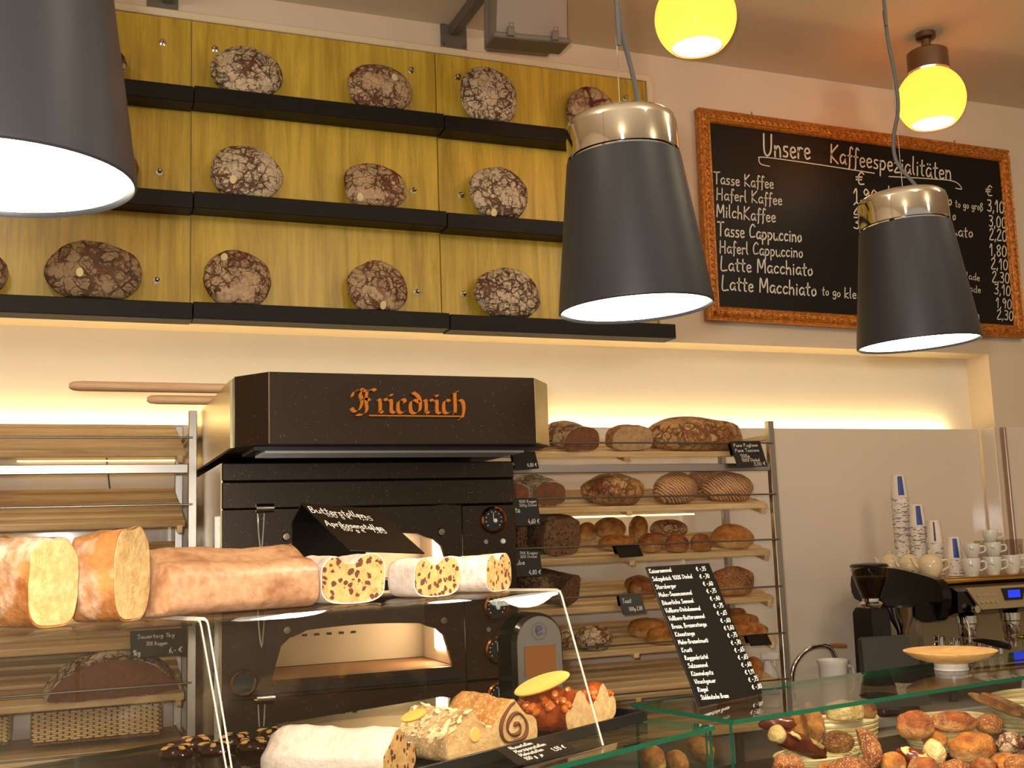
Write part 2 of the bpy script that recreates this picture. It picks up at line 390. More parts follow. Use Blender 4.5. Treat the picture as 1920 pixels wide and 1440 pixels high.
def thing(name, label, cat, loc=(0, 0, 0), rot=(0, 0, 0), group=None):
    o = bpy.data.objects.new(name, None); COL.objects.link(o); o.location = loc; o.rotation_euler = rot; o.empty_display_size = .05
    return tag(o, label, cat, group)
def copy_tree(o, parent=None):
    c = o.copy(); COL.objects.link(c); c.parent = parent
    for ch in [x for x in COL.objects if x.parent == o]: copy_tree(ch, c)
    return c
def struct(name, mb, mat, smooth=0):
    o = mb.build(name, mat, smooth=smooth); o['kind'] = 'structure'; return o
def nz(x, y, z): return noise.noise(Vector((x, y, z)))
def smooth_path(pts, k=5, closed=False):
    P = [Vector(p) for p in pts]; n = len(P); out = []
    if n < 3: return P
    for i in range(n if closed else n-1):
        a = P[(i-1) % n] if closed or i else P[0]*2-P[1]; b = P[i]; c = P[(i+1) % n]; d = P[(i+2) % n] if closed or i < n-2 else P[-1]*2-P[-2]
        for j in range(k):
            t = j/k; out.append(.5*((2*b)+(c-a)*t+(2*a-5*b+4*c-d)*t*t+(3*b-a-3*c+d)*t**3))
    if not closed: out.append(P[-1])
    return out
# ---------------------------------------------------------------- bread bodies
def blob(rx, ry, rz, nu=30, nv=18, pw=2.2, amp=.06, fr=3., seed=0, flat=.55, bend=0., fine=.012):
    """loaf body; base at z=0, long axis x"""
    vs = []; fs = []; off = seed*7.31
    def sp(c, p): return math.copysign(abs(c)**(2/p), c)
    for j in range(nv+1):
        ph = -math.pi/2+math.pi*j/nv
        for i in range(nu):
            th = 2*math.pi*i/nu
            d = Vector((sp(math.cos(th), pw)*sp(math.cos(ph), pw), sp(math.sin(th), pw)*sp(math.cos(ph), pw), sp(math.sin(ph), pw)))
            k = 1+amp*nz(d.x*fr*.5+off, d.y*fr*.5, d.z*fr*.5+off)+fine*nz(d.x*fr*3, d.y*fr*3+off, d.z*fr*3)
            z = d.z*rz*k; z = max(z, -flat*rz)
            x = d.x*rx*k; y = d.y*ry*k
            if bend: y += bend*(x/rx)**2
            vs.append((x, y, z+flat*rz))
    for j in range(nv):
        for i in range(nu):
            i2 = (i+1) % nu; fs.append((j*nu+i, j*nu+i2, (j+1)*nu+i2, (j+1)*nu+i))
    mb = MB(); mb.add(vs, fs); return mb
def ring_profile(kind, n=40):
    """closed outline (u across, v up), base v=0, unit width 1 (-.5..+.5)"""
    pts = []
    for k in range(n):
        a = -math.pi/2+2*math.pi*k/n; c, s_ = math.cos(a), math.sin(a)
        if kind == 'dome': u, v = .5*math.copysign(abs(c)**.8, c), .36+(.44 if s_ > 0 else .36)*math.copysign(abs(s_)**(.9 if s_ > 0 else .45), s_)
        elif kind == 'box': u, v = .5*math.copysign(abs(c)**.45, c), .5+.5*math.copysign(abs(s_)**.5, s_)
        elif kind == 'tall':   # pound cake: tall with a split crown
            u, v = (.5-.05*max(0, -s_))*math.copysign(abs(c)**.5, c), .75+.75*math.copysign(abs(s_)**.62, s_)
            if s_ > 0: v -= .06*math.exp(-((u-.05)/.06)**2)-.05*math.cos(u*4)
        elif kind == 'heart':  # stollen: two humps with a cleft
            u, v = .5*math.copysign(abs(c)**.7, c), .36+(.36)*math.copysign(abs(s_)**.5, s_)
            if s_ > 0: v -= .15*math.exp(-((u+.06)/.12)**2); v += .03*math.sin((u+.5)*9)-.10*abs(u)**1.5
        elif kind == 'peak':   # folded stollen with an off-centre ridge
            u, v = .5*math.copysign(abs(c)**.75, c), .30+.30*math.copysign(abs(s_)**.6, s_)
            if s_ > 0: v += .30*math.exp(-((u+.04)/.20)**2)-.05*math.exp(-((u-.26)/.08)**2)
        elif kind == 'step':   # long cake: high back lobe, low front lobe
            u, v = .5*math.copysign(abs(c)**.7, c), .34+.34*math.copysign(abs(s_)**.5, s_)
            if s_ > 0: v += .16*(1/(1+math.exp(-(u+.02)*26)))-.06*math.exp(-((u+.06)/.05)**2)
        elif kind == 'lens':
            u = .5*math.copysign(abs(c)**.9, c); v = (.06+.94*(1-(2*u)**2)**.62)*.5 if s_ > 0 else .03*(1+s_)
        elif kind == 'round':  u, v = .5*c, .5+.5*s_
        pts.append((u, v))
    return pts
def loaf(name, label, cat, kind, L, W, H, crustm, crumbm=None, cut=(0, 1), loc=(0, 0, 0), rz=0., seed=0, amp=.035, endround=.22, group=None, tilt=0., nseg=16, rxx=0.):
    """loaf with its axis along local x, optional flat cut ends (cut=(start,end)); v scale W for width, H for height"""
    prof = ring_profile(kind); vmax = max(p[1] for p in prof); off = seed*5.17
    o = thing(name, label, cat, loc, (rxx, tilt, rz), group) if crumbm else None
    mb = MB(); rings = []; ends = {}
    for i in range(nseg+1):
        t = i/nseg; x = (t-.5)*L; k = 1.
        if not cut[0] and t < endround: k = math.sqrt(max(0., 1-(1-t/endround)**2))*.94+.06
        if not cut[1] and t > 1-endround: k = math.sqrt(max(0., 1-(1-(1-t)/endround)**2))*.94+.06
        ring = []
        for (u, v) in prof:
            vv = v/vmax*H; uu = u*W
            d = 1+amp*2*nz(x*9+off, uu*9, vv*9+off)+amp*.8*nz(x*38+off, uu*38, vv*38)
            ring.append((x, uu*d*k, vv*(d if vv > .15*H else 1)*(.35+.65*k)))
        rings.append(ring)
    mb.loft(rings)
    body = mb.build('crust' if crumbm else name, crustm, o, smooth=50)
    if not crumbm:
        body.location = loc; body.rotation_euler = (rxx, tilt, rz); return tag(body, label, cat, group)
    for e, idx, sg in ((0, 0, -1), (1, -1, 1)):
        if cut[e]:
            r = rings[idx]; cy = sum(p[1] for p in r)/len(r); cz = sum(p[2] for p in r)/len(r)
            m2 = MB(); rr = [(p[0]+sg*.0012, cy+(p[1]-cy)*.965, cz+(p[2]-cz)*.955+.0005) for p in r]; r0 = [(p[0]-sg*.002, p[1], p[2]) for p in rr]
            m2.loft([r0, rr] if sg > 0 else [rr, r0]); m2.build('cut_face', crumbm, o, smooth=30)
    return o
# ---------------------------------------------------------------- keep neighbours from running into each other
from mathutils.bvhtree import BVHTree
PLACED = []
def tree_bvh(o, margin=0.):
    bpy.context.view_layer.update(); v = []; f = []
    for c in [o]+[x for x in COL.objects if x.parent == o or (x.parent and x.parent.parent == o)]:
        if c.type != 'MESH': continue
        k = len(v); v += [c.matrix_world @ q.co for q in c.data.vertices]; f += [[i+k for i in p.vertices] for p in c.data.polygons]
    return BVHTree.FromPolygons(v, f)
def claim(o): PLACED.append(tree_bvh(o)); return o
def settle(o, moves):
    """try small world-space shifts until o touches nothing placed before; keep the one with least contact"""
    base = o.matrix_world.copy(); best = None
    for mv in moves:
        s = 1.
        if isinstance(mv, tuple): mv, s = mv
        o.matrix_world = Matrix.Translation(mv) @ base @ Matrix.Scale(s, 4); b = tree_bvh(o); n = sum(len(b.overlap(q)) for q in PLACED)
        if best is None or n < best[0]: best = (n, o.matrix_world.copy(), b)
        if n == 0: break
    o.matrix_world = best[1]; PLACED.append(best[2]); return o
# ---------------------------------------------------------------- handwriting: stroke font, units x,y (cap height 10)
G = {}
def _g(s):
    for line in s.strip().split('\n'):
        ch, wd, *st = line.split(' ')
        G[ch] = (float(wd), [[tuple(float(a) for a in p.split(',')) for p in k.split(';')] for k in st])
_g('''a 5 4.2,4.6;2.2,5.2;.4,3;1.2,.4;3,.6;4.2,3;4.3,1;5,0
b 5 .5,10;.6,0 .6,3;2.4,5;4.3,3;3,.2;.7,.4
c 4.4 4,4.5;2.2,5.2;.4,2.8;1.6,.2;4,.8
d 5 4.2,4;2.2,5;.4,2.6;2,.1;4.2,2 4.3,10;4.3,1;5,0
e 4.4 .6,2.6;3.8,3.2;3,5;1,4.6;.4,2.2;1.8,.1;4,.8
f 3.6 3.8,9;2.6,10;1.7,8;1.6,0;1.2,-2 .3,5;3.2,5
g 5 4.3,4.4;2.2,5.2;.4,3;2,.6;4.2,3 4.4,5;4.2,-1.6;2.4,-3.2;.6,-2
h 5 .5,10;.5,0 .6,3;2.6,5;4,3.6;4.2,0
i 2 .9,5;.9,0 .9,7;1,7.3
j 2.4 1.6,5;1.5,-2;0,-3 1.6,7;1.7,7.3
k 4.8 .5,10;.5,0 4,5;.7,2.4;4.4,0
l 2.2 .7,10;.6,2;1.6,0
m 7.4 .5,5;.5,0 .6,3;2,5;3.4,3.6;3.5,0 3.6,3;5,5;6.4,3.6;6.6,0
n 5 .5,5;.5,0 .6,3;2.6,5;4,3.6;4.2,0
o 4.8 2.4,5;.5,3;1.6,.1;4,1.6;3.6,4.4;2.2,5
p 5 .5,5;.5,-3.4 .6,4;2.6,5.2;4.4,3;2.8,.2;.6,.8
r 3.8 .5,5;.6,0 .6,3;2,5;3.6,4.6
s 4 3.4,4.8;1.2,4.8;1,3;3.2,2;2.8,.2;.4,.3
t 3.8 1.8,8.6;1.6,1;3,0 .2,5.4;3.6,5.8
u 5 .5,5;.7,1;2.4,0;4,2;4.2,5;4.3,1;5,0
v 4.6 .3,5;2.2,0;4.4,5
w 6.6 .3,5;1.6,0;3.3,4.4;4.8,0;6.4,5
x 4.6 .4,5;4.2,0 4.2,5;.4,0
y 4.8 .5,5;1.4,1.6;3.2,2;4.2,5;3.4,-2;1,-3
z 4.6 .5,5;4.2,5;.4,0;4.4,.2
ä 5 4.2,4.6;2.2,5.2;.4,3;1.2,.4;3,.6;4.2,3;4.3,1;5,0 1.4,7;1.5,7.4 3.4,7;3.5,7.4
ö 4.8 2.4,5;.5,3;1.6,.1;4,1.6;3.6,4.4;2.2,5 1.4,7;1.5,7.4 3.4,7;3.5,7.4
ü 5 .5,5;.7,1;2.4,0;4,2;4.2,5;4.3,1;5,0 1.4,7;1.5,7.4 3.4,7;3.5,7.4
ß 5 .5,-2;.6,8;2.4,10;3.8,8;2.2,5.6;4.4,3;2.8,0;1.4,.6
A 7 .4,0;3.2,10;6,0 1.6,3.6;5,3.6
B 6 .7,10;.6,0 .6,10;4,9.4;3.6,6;.8,5.4;5,4;4,.4;.6,0
C 6.4 5.8,8.4;3.6,10;.8,6;1.6,.8;5.8,1.2
D 7 .7,10;.6,0 .5,10;5.4,8;5.8,3;.6,0
H 7 .8,10;.6,0 5.8,10;5.8,0 .8,5;5.8,5.2
K 6.4 .8,10;.7,0 5.6,10;.9,4.4;6,0
L 5.8 .9,10;.6,.3;5.4,.2
M 8 .6,0;1,10;3.8,3;6.6,10;7.2,0
N 7 .6,0;.8,10;5.6,.3;6,10
P 6 .7,10;.6,0 .6,9.8;4.6,9;4,5.6;.8,4.8
E 6 5.4,9.8;.8,10;.6,0;5.4,.2 .8,5.2;4.4,5.2
O 7 3.4,10;.6,6;2,.4;6,2;6,8;3.4,10
G 7 5.8,8.4;3.4,10;.8,6;2,.4;5.8,1;5.8,4.4;3.8,4.4
J 4.6 4,10;3.8,1.6;2,0;.4,1.6
F 5.8 5.4,9.8;.8,10;.6,0 .8,5.4;4.4,5.4
W 9 .4,10;2.4,0;4.6,8;6.6,0;8.8,10
R 6 .7,10;.6,0 .6,9.8;4.4,9;3.6,5.4;.8,5;5.4,0
S 5.6 5,8.8;2.8,10;.9,7.6;4.6,4;3.8,.4;.5,.8
T 6.4 .2,9.8;6.4,10 3.2,10;3.2,0
U 7 .9,10;1,2.4;3,0;5.6,2.4;6.2,10
V 6.4 .4,10;3,0;6.2,10
Z 6 .6,9.8;5.6,10;.5,0;5.8,.2
0 5.6 2.6,10;.6,6;1.4,.4;4.4,1.2;5,7;2.6,10
1 4 .4,6.6;2.6,10;2.6,0
2 5.4 .6,8;2.6,10;4.6,7.8;.4,.3;5.2,.2
3 5.2 .7,9.4;4,9.4;4,6.4;1.8,5.4;4.6,4;3.6,.3;.4,.8
4 5.4 3.2,10;.4,3.4;5,3.4 3.9,5.6;3.8,0
5 5.2 4.8,10;1.2,9.8;.9,5.8;4,5.8;4,.8;.4,.4
6 5.2 4.2,10;1,5;1.4,.3;4.4,1.6;3.6,4.8;1,3.4
7 5 .4,10;5,10;1.8,0 1.2,5;4,5.2
8 5.2 2.6,5.2;.8,7.6;2.8,10;4.6,7.6;.8,3;2.4,0;4.6,2.6;2.6,5.2
9 5.2 4.4,8;2.4,10;.7,7.4;2.4,5.2;4.6,8;3.6,0
, 2 1.2,.8;.5,-1.4
. 2 .8,.4;1.1,.2
- 4 .5,4;3.4,4.2
% 6 .6,0;5.4,10 1.2,9;.4,7.6;1.6,7;2,8.4;1.2,9 4.6,3;3.8,1.4;5,.6;5.6,2;4.6,3
€ 6.4 6,8.6;4,10;1.8,6;2.6,1;5.8,1 .3,6.2;4.6,6.4 .2,4.2;4.2,4.3''')
def scribble(mb, text, x, y, h, wdt=.09, slant=.08, jit=.25, seed=0, track=1., X=None, z=.0006, wmax=None):
    """flat chalk strokes in the local xy plane; returns end x"""
    rnd = random.Random(seed+len(text)); k = h/10
    if wmax:
        tw = sum((G[c][0]+1.0) if c in G else 4 for c in text)*k*track; track *= min(1.25, wmax/tw)
    for ch in text:
        if ch == ' ': x += 4*k*track; continue
        wd, strokes = G.get(ch, G['o']); dy = rnd.uniform(-jit, jit)*k
        for st in strokes:
            P = smooth_path([Vector((x+(a*track+b*slant)*k, y+b*k+dy, 0)) for a, b in st], 4); L = []; Rr = []; hw = h*wdt/2
            for i, p in enumerate(P):
                d = (P[min(i+1, len(P)-1)]-P[max(i-1, 0)]); d = d.normalized() if d.length > 1e-9 else Vector((1, 0, 0)); nn = Vector((-d.y, d.x, 0))
                if i == 0: p = p-d*hw*.8
                if i == len(P)-1: p = p+d*hw*.8
                L.append((p.x+nn.x*hw, p.y+nn.y*hw, z)); Rr.append((p.x-nn.x*hw, p.y-nn.y*hw, z))
            n = len(P); mb.add(L+Rr, [(n+i, n+i+1, i+1, i) for i in range(n-1)], X)
        x += (wd+1.0)*k*track
    return x
def frame_of(bl, br, tl):
    """matrix with origin at bl, x towards br, y towards tl, z = normal; plus width, height"""
    bl, br, tl = Vector(bl), Vector(br), Vector(tl); x = (br-bl); W = x.length; x.normalize(); y = tl-bl; y -= x*y.dot(x); H = y.length; y.normalize(); z = x.cross(y)
    m = Matrix((x, y, z)).transposed().to_4x4(); m.translation = bl; return m, W, H
def perp_pt(bl, br, px, py):
    """point on the pixel ray that makes a right angle at bl"""
    x = (Vector(br)-Vector(bl)).normalized(); d = ray(px, py); return CAM+d*((Vector(bl)-CAM).dot(x)/d.dot(x))
def sign(name, label, cat, bl, br, tl, lines, thick=.003, mat='slate', ink='marker', group=None, wdt=.10, leg=None):
    """board given by three world corners; lines: (text, x, y, h, maxwidth) as fractions of width / height"""
    m, W, H = frame_of(bl, br, tl); o = thing(name, label, cat, group=group); o.matrix_world = m
    mb = MB(); mb.box((W/2, H/2, -thick/2), (W, H, thick), .0008); mb.build('panel', mat, o)
    if lines:
        for i, (tx, fx, fy, fh, mw) in enumerate(lines): mb = MB(); scribble(mb, tx, fx*W, fy*H, fh*H, wdt, seed=i, wmax=mw*W if mw else None); mb.build('lettering', ink, o, smooth=0)
    return o, m, W, H
# ================================================================ the room
YW, YN, ZC, ZN, XN = 4.20, 4.35, 3.75, 2.435, 4.23
struct('floor', MB().box((2, 1, -.05), (10, 8, .1)), 'floor')
struct('ceiling', MB().box((2, 1, ZC+.05), (10, 8, .1)), 'ceiling')
mb = MB(); mb.box(((-3+XN)/2, YW+.2, (ZN+ZC)/2), (XN+3, .4, ZC-ZN)); mb.box(((XN+7)/2, YW+.2, ZC/2), (7-XN, .4, ZC))
struct('wall_back', mb, 'wall')
struct('wall_niche', MB().box(((-3+XN)/2, YN+.125, ZN/2), (XN+3, .25, ZN)), 'niche')
struct('wall_left', MB().box((-3.05, 1, ZC/2), (.1, 8, ZC)), 'wall')
struct('wall_right', MB().box((7.05, 1, ZC/2), (.1, 8, ZC)), 'wall')
# glossy splash panels with the lit joint above them
ZS = at(1640, 804, 4.29).z
mb = MB(); mb.box(((-3+4.205)/2, 4.29, (ZS+.4)/2), (7.205, .012, ZS-.4), .002); tag(mb.build('splash_panel', 'splash'), 'wide glossy cream glass splashback behind the bread racks', 'splashback')
mb = MB(); mb.box((4.214, 4.232, (ZS+.4)/2), (.012, .085, ZS-.4), .002); tag(mb.build('splash_panel', 'splash'), 'narrow glossy glass return panel lining the niche corner', 'splashback')
mb = MB(); mb.box((5.62, 4.19, (ZS+.4)/2), (2.7, .012, ZS-.4), .002); tag(mb.build('splash_panel', 'splash'), 'glossy glass panel on the wall past the niche corner', 'splashback')
struct('trim_1', MB().box((4.262, 4.184, (ZS+.4)/2), (.016, .03, ZS-.4), .003), 'edgestrip')
mb = MB(); mb.box((.55, 4.322, ZS-.003), (7.0, .02, .012)); tag(mb.build('led_strip', 'led', smooth=0), 'warm yellow led strip glowing along the top of the splashback', 'light strip')
# trims round the gold boards
struct('trim_2', MB().box((.44, 4.188, 3.628), (3.92, .024, .03), .004), 'trim')
struct('trim_3', MB().box((2.393, 4.188, 3.03), (.03, .024, 1.17), .004), 'trim')

# ---------------------------------------------------------------- gold panelling
PX = [-1.53, -.557, .416, 1.389, 2.37]
pan = thing('wood_panelling', 'gold stained wooden wall boards behind the round loaves', 'panelling', (0, YW, ZN))
for a, b in zip(PX, PX[1:]):
    MB().box(((b-a)/2, -.010, (3.61-ZN)/2), (b-a-.0035, .018, 3.61-ZN), .0015).build('panel', 'goldwood', pan, (a, 0, 0))
stud0 = None
for (x, y) in ((305, 80), (403, 92), (770, 132), (858, 145), (1172, 184), (299, 323), (775, 358), (864, 366), (294, 526), (781, 548), (868, 551)):
    p = at(x, y, 4.18); loc = (p.x, 4.181-YW, p.z-ZN)
    if stud0 is None:
        mb = MB(); X = Matrix.Rotation(R_(90), 4, 'X')
        mb.lathe([(.0, .0), (.013, .0), (.013, .003), (.006, .005), (.005, .012), (.0085, .016), (.0085, .022), (.004, .026), (0, .026)], 14, X); stud0 = mb.build('stud', 'chrome', pan, loc)
    else:
        c = stud0.copy(); COL.objects.link(c); c.location = loc
# ---------------------------------------------------------------- black shelves, three rows of boards
ZR = [at(833, 215, 4.08).z, at(840, 398, 4.08).z, at(847, 589, 4.08).z]
SEGN = ['length farthest from the chalkboard', 'middle length', 'length ending near the chalkboard']
for r, rn in enumerate(('top', 'middle', 'bottom')):
    for k in range(3):
        a, b = PX[k+1], PX[k+2]
        if k == 2: b = 2.40
        mb = MB(); mb.box((0, 0, -.031), (b-a-.003, .10, .062), .002)
        tag(mb.build('wall_shelf', 'blackshelf', loc=((a+b)/2, 4.1305, ZR[r]+(.004 if k == 1 else 0))), 'black shelf board, %s row on the gold wall, %s' % (rn, SEGN[k]), 'shelf', 'black boards of the bread wall')
# ---------------------------------------------------------------- round loaves
def put_sticker(o, px, py, r=.0145):
    best = None
    bpy.context.view_layer.update(); mw = o.matrix_world
    for v in o.data.vertices:
        q = mw @ v.co; d = q-CAM; z = d.dot(AF); n = (mw.to_3x3() @ v.normal).normalized()
        if n.dot(d) > 0: continue
        e = (960+FPX*d.dot(AX)/z-px)**2+(720-FPX*d.dot(AU)/z-py)**2
        if best is None or e < best[0]: best = (e, v.co.copy(), v.normal.copy())
    m = MB(); m.lathe([(0, -.004), (r, -.004), (r, .0015), (r*.8, .0022), (0, .0024)], 18, sx=.85, sy=1.15)
    s = m.build('sticker', 'sticker', o); q = best[2].to_track_quat('Z', 'Y'); s.location = best[1]+best[2]*.001; s.rotation_euler = q.to_euler()
WL = [  # cx, ytop, width px, row, material, sticker, label, seed, round
 (166, 78, 150, 0, 'c_half', None, 'cracked loaf on the top wall shelf, mostly behind the big lampshade'),
 (463, 92, 136, 0, 'c_flour', None, 'round loaf crazed all over with pale flour, top wall shelf, no sticker'),
 (709, 124, 130, 0, 'c_half', (740, 143), 'red-brown loaf with a sticker on its shoulder, top wall shelf'),
 (912, 128, 118, 0, 'c_flour', None, 'tall pale floured loaf on the top wall shelf next to a stud'),
 (1104, 166, 108, 0, 'c_stripe', None, 'pale loaf with wide dark red splits on the top wall shelf'),
 (190, 272, 140, 1, 'c_dark', None, 'dark loaf on the middle wall shelf, mostly behind the big lampshade'),
 (460, 277, 140, 1, 'c_flour', (433, 338), 'round pale cracked loaf with a sticker, middle wall shelf'),
 (700, 309, 128, 1, 'c_half', (674, 369), 'brown flat loaf with a sticker low down, middle wall shelf'),
 (931, 315, 120, 1, 'c_flour', (924, 397), 'pale loaf with a sticker at its foot, middle wall shelf'),
 (-48, 468, 124, 2, 'c_dark', None, 'dark loaf on the bottom wall shelf beside the largest wrinkled loaf'),
 (176, 455, 174, 2, 'c_dark', (146, 509), 'largest dark wrinkled loaf with a sticker, bottom wall shelf'),
 (445, 473, 130, 2, 'c_half', (420, 483), 'round red-brown loaf with a sticker near its top, bottom wall shelf'),
 (704, 492, 118, 2, 'c_half', (717, 573), 'brown floured loaf with a sticker at its foot, bottom wall shelf'),
 (948, 506, 136, 2, 'c_flour', None, 'wide whitest loaf with dark crackle lines, bottom wall shelf')]
for i, (cx, yt, wp, row, mt, st, lab) in enumerate(WL):
    p = at(cx, yt, 4.135); D = (p-CAM).dot(AF); z0 = ZR[row]+.0045; H = p.z-z0; W = wp*D/FPX*.95
    m = blob(W/2, .042, H/(1.82), 44, 26, 2.05, .09, 2.6, i+1, .82, 0, .02)
    o = m.build('round_loaf', mt, loc=(p.x, 4.115, z0+.003), rot=(R_(-4), R_(random.uniform(-8, 8))*0, 0), smooth=180)
    tag(o, lab, 'bread', 'round loaves on the wall shelves')
    if st: put_sticker(o, *st)

# ================================================================ chalkboard
YB = 4.165
cm, CW, CH = frame_of(at(1327, 599, YB), at(1921, 634, YB), at(1302, 202, YB))
cbo = thing('menu_chalkboard', 'large chalkboard in a carved orange wood frame on the wall', 'chalkboard'); cbo.matrix_world = cm
def buv(px, py):
    d = ray(px, py); n = cm.to_3x3() @ Vector((0, 0, 1)); t = (cm.translation-CAM).dot(n)/d.dot(n); return cm.inverted() @ (CAM+d*t)
FWd = .062
MB().box((CW/2, CH/2, -.008), (CW-.06, CH-.06, .012)).build('board', 'chalkboard', cbo)
def rail(a, b, inn):   # mitred rail with a stepped profile; a,b outer corners, inn inward dir
    a, b, inn = Vector(a), Vector(b), Vector(inn); d = (b-a).normalized(); prof = [(0, -.025), (0, .012), (.006, .017), (.013, .012), (.017, .016), (.030, .021), (.044, .016), (.049, .010), (.056, .012), (.062, .002), (.062, -.025)]
    ra = [tuple(a+inn*u+d*u+Vector((0, 0, h))) for u, h in prof]; rb = [tuple(b+inn*u-d*u+Vector((0, 0, h))) for u, h in prof]
    m = MB(); m.loft([ra, rb]); return m.build('frame_rail', 'frame', cbo, smooth=20)
rail((0, 0, 0), (CW, 0, 0), (0, 1, 0)); rail((CW, 0, 0), (CW, CH, 0), (-1, 0, 0)); rail((CW, CH, 0), (0, CH, 0), (0, -1, 0)); rail((0, CH, 0), (0, 0, 0), (1, 0, 0))
# carved knobs along the rails
m = MB()
def bead(x, y): m.lathe([(0, .0275), (.006, .0255), (.0095, .019), (.0095, .012)], 7, Matrix.Translation((x, y, 0)), 1., 1.)
for k in range(int(CW/.03)): bead(.03+k*.03, .030); bead(.03+k*.03, CH-.030)
for k in range(1, int(CH/.03)): bead(.030, k*.03); bead(CW-.030, k*.03)
tag(m.build('carving', 'frame', cbo), kind='stuff')
for px in (1412, 1793):
    q = buv(px, 215 if px < 1500 else 273); MB().box((q.x, CH+.008, -.01), (.006, .03, .004), .001).build('hanger', 'greysteel', cbo)
mh = MB()
def wr(mb_, t, p0, p1, hpx, wd=.1, seed=0):
    a = buv(*p0); b = buv(*p1); v = (b-a); L = v.length; X = Matrix.Translation(a) @ rotz(math.atan2(v.y, v.x)); c = buv(p0[0], p0[1]-hpx); h = (c-a).length
    scribble(mb_, t, 0, 0, h, wd, seed=seed, wmax=L, X=X, z=.0008)
def line(mb_, pts, w):
    P = [buv(*p) for p in pts]; P = [Vector((p.x, p.y, 0)) for p in P]; P = smooth_path(P, 6); L = []; Rr = []
    for i, p in enumerate(P):
        d = (P[min(i+1, len(P)-1)]-P[max(i-1, 0)]).normalized(); L.append((p.x-d.y*w, p.y+d.x*w, .0008)); Rr.append((p.x+d.y*w, p.y-d.x*w, .0008))
    n = len(P); mb_.add(L+Rr, [(n+i, n+i+1, i+1, i) for i in range(n-1)])
wr(mh, 'Unsere', (1430, 291), (1522, 299), 40, .085, 1); wr(mh, 'Kaffeespezialitäten', (1556, 304), (1786, 338), 34, .085, 2)
line(mh, [(1443, 312), (1427, 308), (1423, 299), (1434, 295), (1530, 308), (1640, 325)], .0025); line(mh, [(1666, 331), (1740, 335), (1788, 340), (1803, 354), (1791, 353)], .0025)
for k, (t, a, b, h) in enumerate([('Tasse Kaffee', (1338, 344), (1452, 354), 22), ('Haferl Kaffee', (1343, 374), (1468, 385), 22), ('MilchKaffee', (1343, 406), (1456, 417), 24),
    ('Tasse Cappuccino', (1345, 442), (1505, 454), 26), ('Haferl Cappuccino', (1349, 474), (1507, 483), 23), ('Latte Macchiato', (1351, 507), (1526, 517), 26), ('Latte Macchiato', (1353, 543), (1533, 555), 27),
    ('to go', (1541, 553), (1577, 557), 17), ('klein', (1583, 558), (1622, 562), 19), ('€', (1605, 347), (1640, 349), 24), ('1,90', (1600, 377), (1648, 381), 24), ('2,30', (1600, 402), (1648, 406), 22), ('3,', (1600, 428), (1620, 430), 22),
    ('2,', (1612, 454), (1630, 456), 20), ('3', (1617, 480), (1630, 481), 20), ('Latte Macchiato', (1665, 371), (1786, 385), 22), ('to go groß', (1791, 388), (1844, 395), 14), ('o', (1786, 412), (1793, 413), 20),
    ('uato', (1786, 441), (1826, 446), 20), ('lade', (1812, 523), (1838, 527), 13), ('lade', (1813, 546), (1848, 551), 13), ('n', (1829, 598), (1838, 599), 17), ('€', (1848, 368), (1868, 370), 20),
    ('3,10', (1851, 396), (1884, 400), 22), ('3,00', (1854, 424), (1888, 428), 21), ('2,20', (1855, 449), (1889, 453), 21), ('1,80', (1855, 478), (1889, 482), 21), ('2,10', (1858, 503), (1891, 507), 20),
    ('2,30', (1860, 528), (1894, 532), 20), ('3,10', (1864, 551), (1896, 555), 19), ('1,90', (1867, 576), (1898, 580), 18), ('2,30', (1869, 598), (1901, 602), 18)]):
    m = MB(); wr(m, t, a, b, h, .105, k); m.build('chalk_line', 'chalk', cbo, smooth=0)
mh.build('heading', 'chalk', cbo, smooth=0)

# ================================================================ pendant lamps
def pendant(label, cx, cy, D, tilt=(0, 0), cable=None, wire=None):
    p = atd(cx, cy, D); o = thing('pendant_lamp', label, 'lamp', p, (R_(tilt[0]), R_(tilt[1]), 0), 'graphite pendant lamps over the counter')
    m = MB(); m.lathe([(.129, 0), (.1315, .002), (.1315, .006), (.0985, .262), (.094, .264), (.092, .262), (.1265, .004), (.129, 0)], 64)
    sh = m.build('shade', 'shade', o)
    m = MB(); m.lathe([(.1255, .010), (.0915, .2605), (0, .2605)], 48); m.build('lining', 'white_in', o)
    m = MB(); m.lathe([(.090, .264), (.0905, .268), (.0965, .2685), (.0965, .318), (.094, .329), (.086, .336), (.070, .339), (0, .339)], 48); m.build('cap', 'chrome', o)
    m = MB(); m.lathe([(0, .005), (.1245, .005), (.1245, .009), (0, .0095)], 48); m.build('diffuser', 'bulb', o)
    bpy.context.view_layer.update(); inv = o.matrix_world.inverted()
    for nm, path, r, mt in (('cable', cable, .0042, 'cable'), ('suspension_wire', wire, .0009, 'steel')):
        if path:
            W = [inv @ atd(x, y, D+dd) for x, y, dd in path]; 
            if nm == 'cable': W = smooth_path(W, 6)
            m = MB(); m.tube(W, r, 8); m.build(nm, mt, o)
    b = lamp('pendant_bulb', 'SPOT', (0, 0, .002), 62, (1.0, .86, .66), .09, spot_size=R_(150), spot_blend=.6); b.parent = o
    return o
def up(path, D):   # continue a cable to the ceiling
    x, y, dd = path[0]; q = atd(x, y, D+dd); return path
def run(D, pts):
    q = [(x, y, 0) for x, y in pts]; return q
def ceil_ext(D, x0, y0):   # pixel of the ceiling point straight above
    q = atd(x0, y0, D).copy(); q.z = ZC; d = q-CAM; z = d.dot(AF); return (960+FPX*d.dot(AX)/z, 720-FPX*d.dot(AU)/z, z-D)
c2 = ceil_ext(1.9, 1155, 0); c3 = ceil_ext(2.46, 1657, 0); c1 = ceil_ext(1.13, -20, -300)
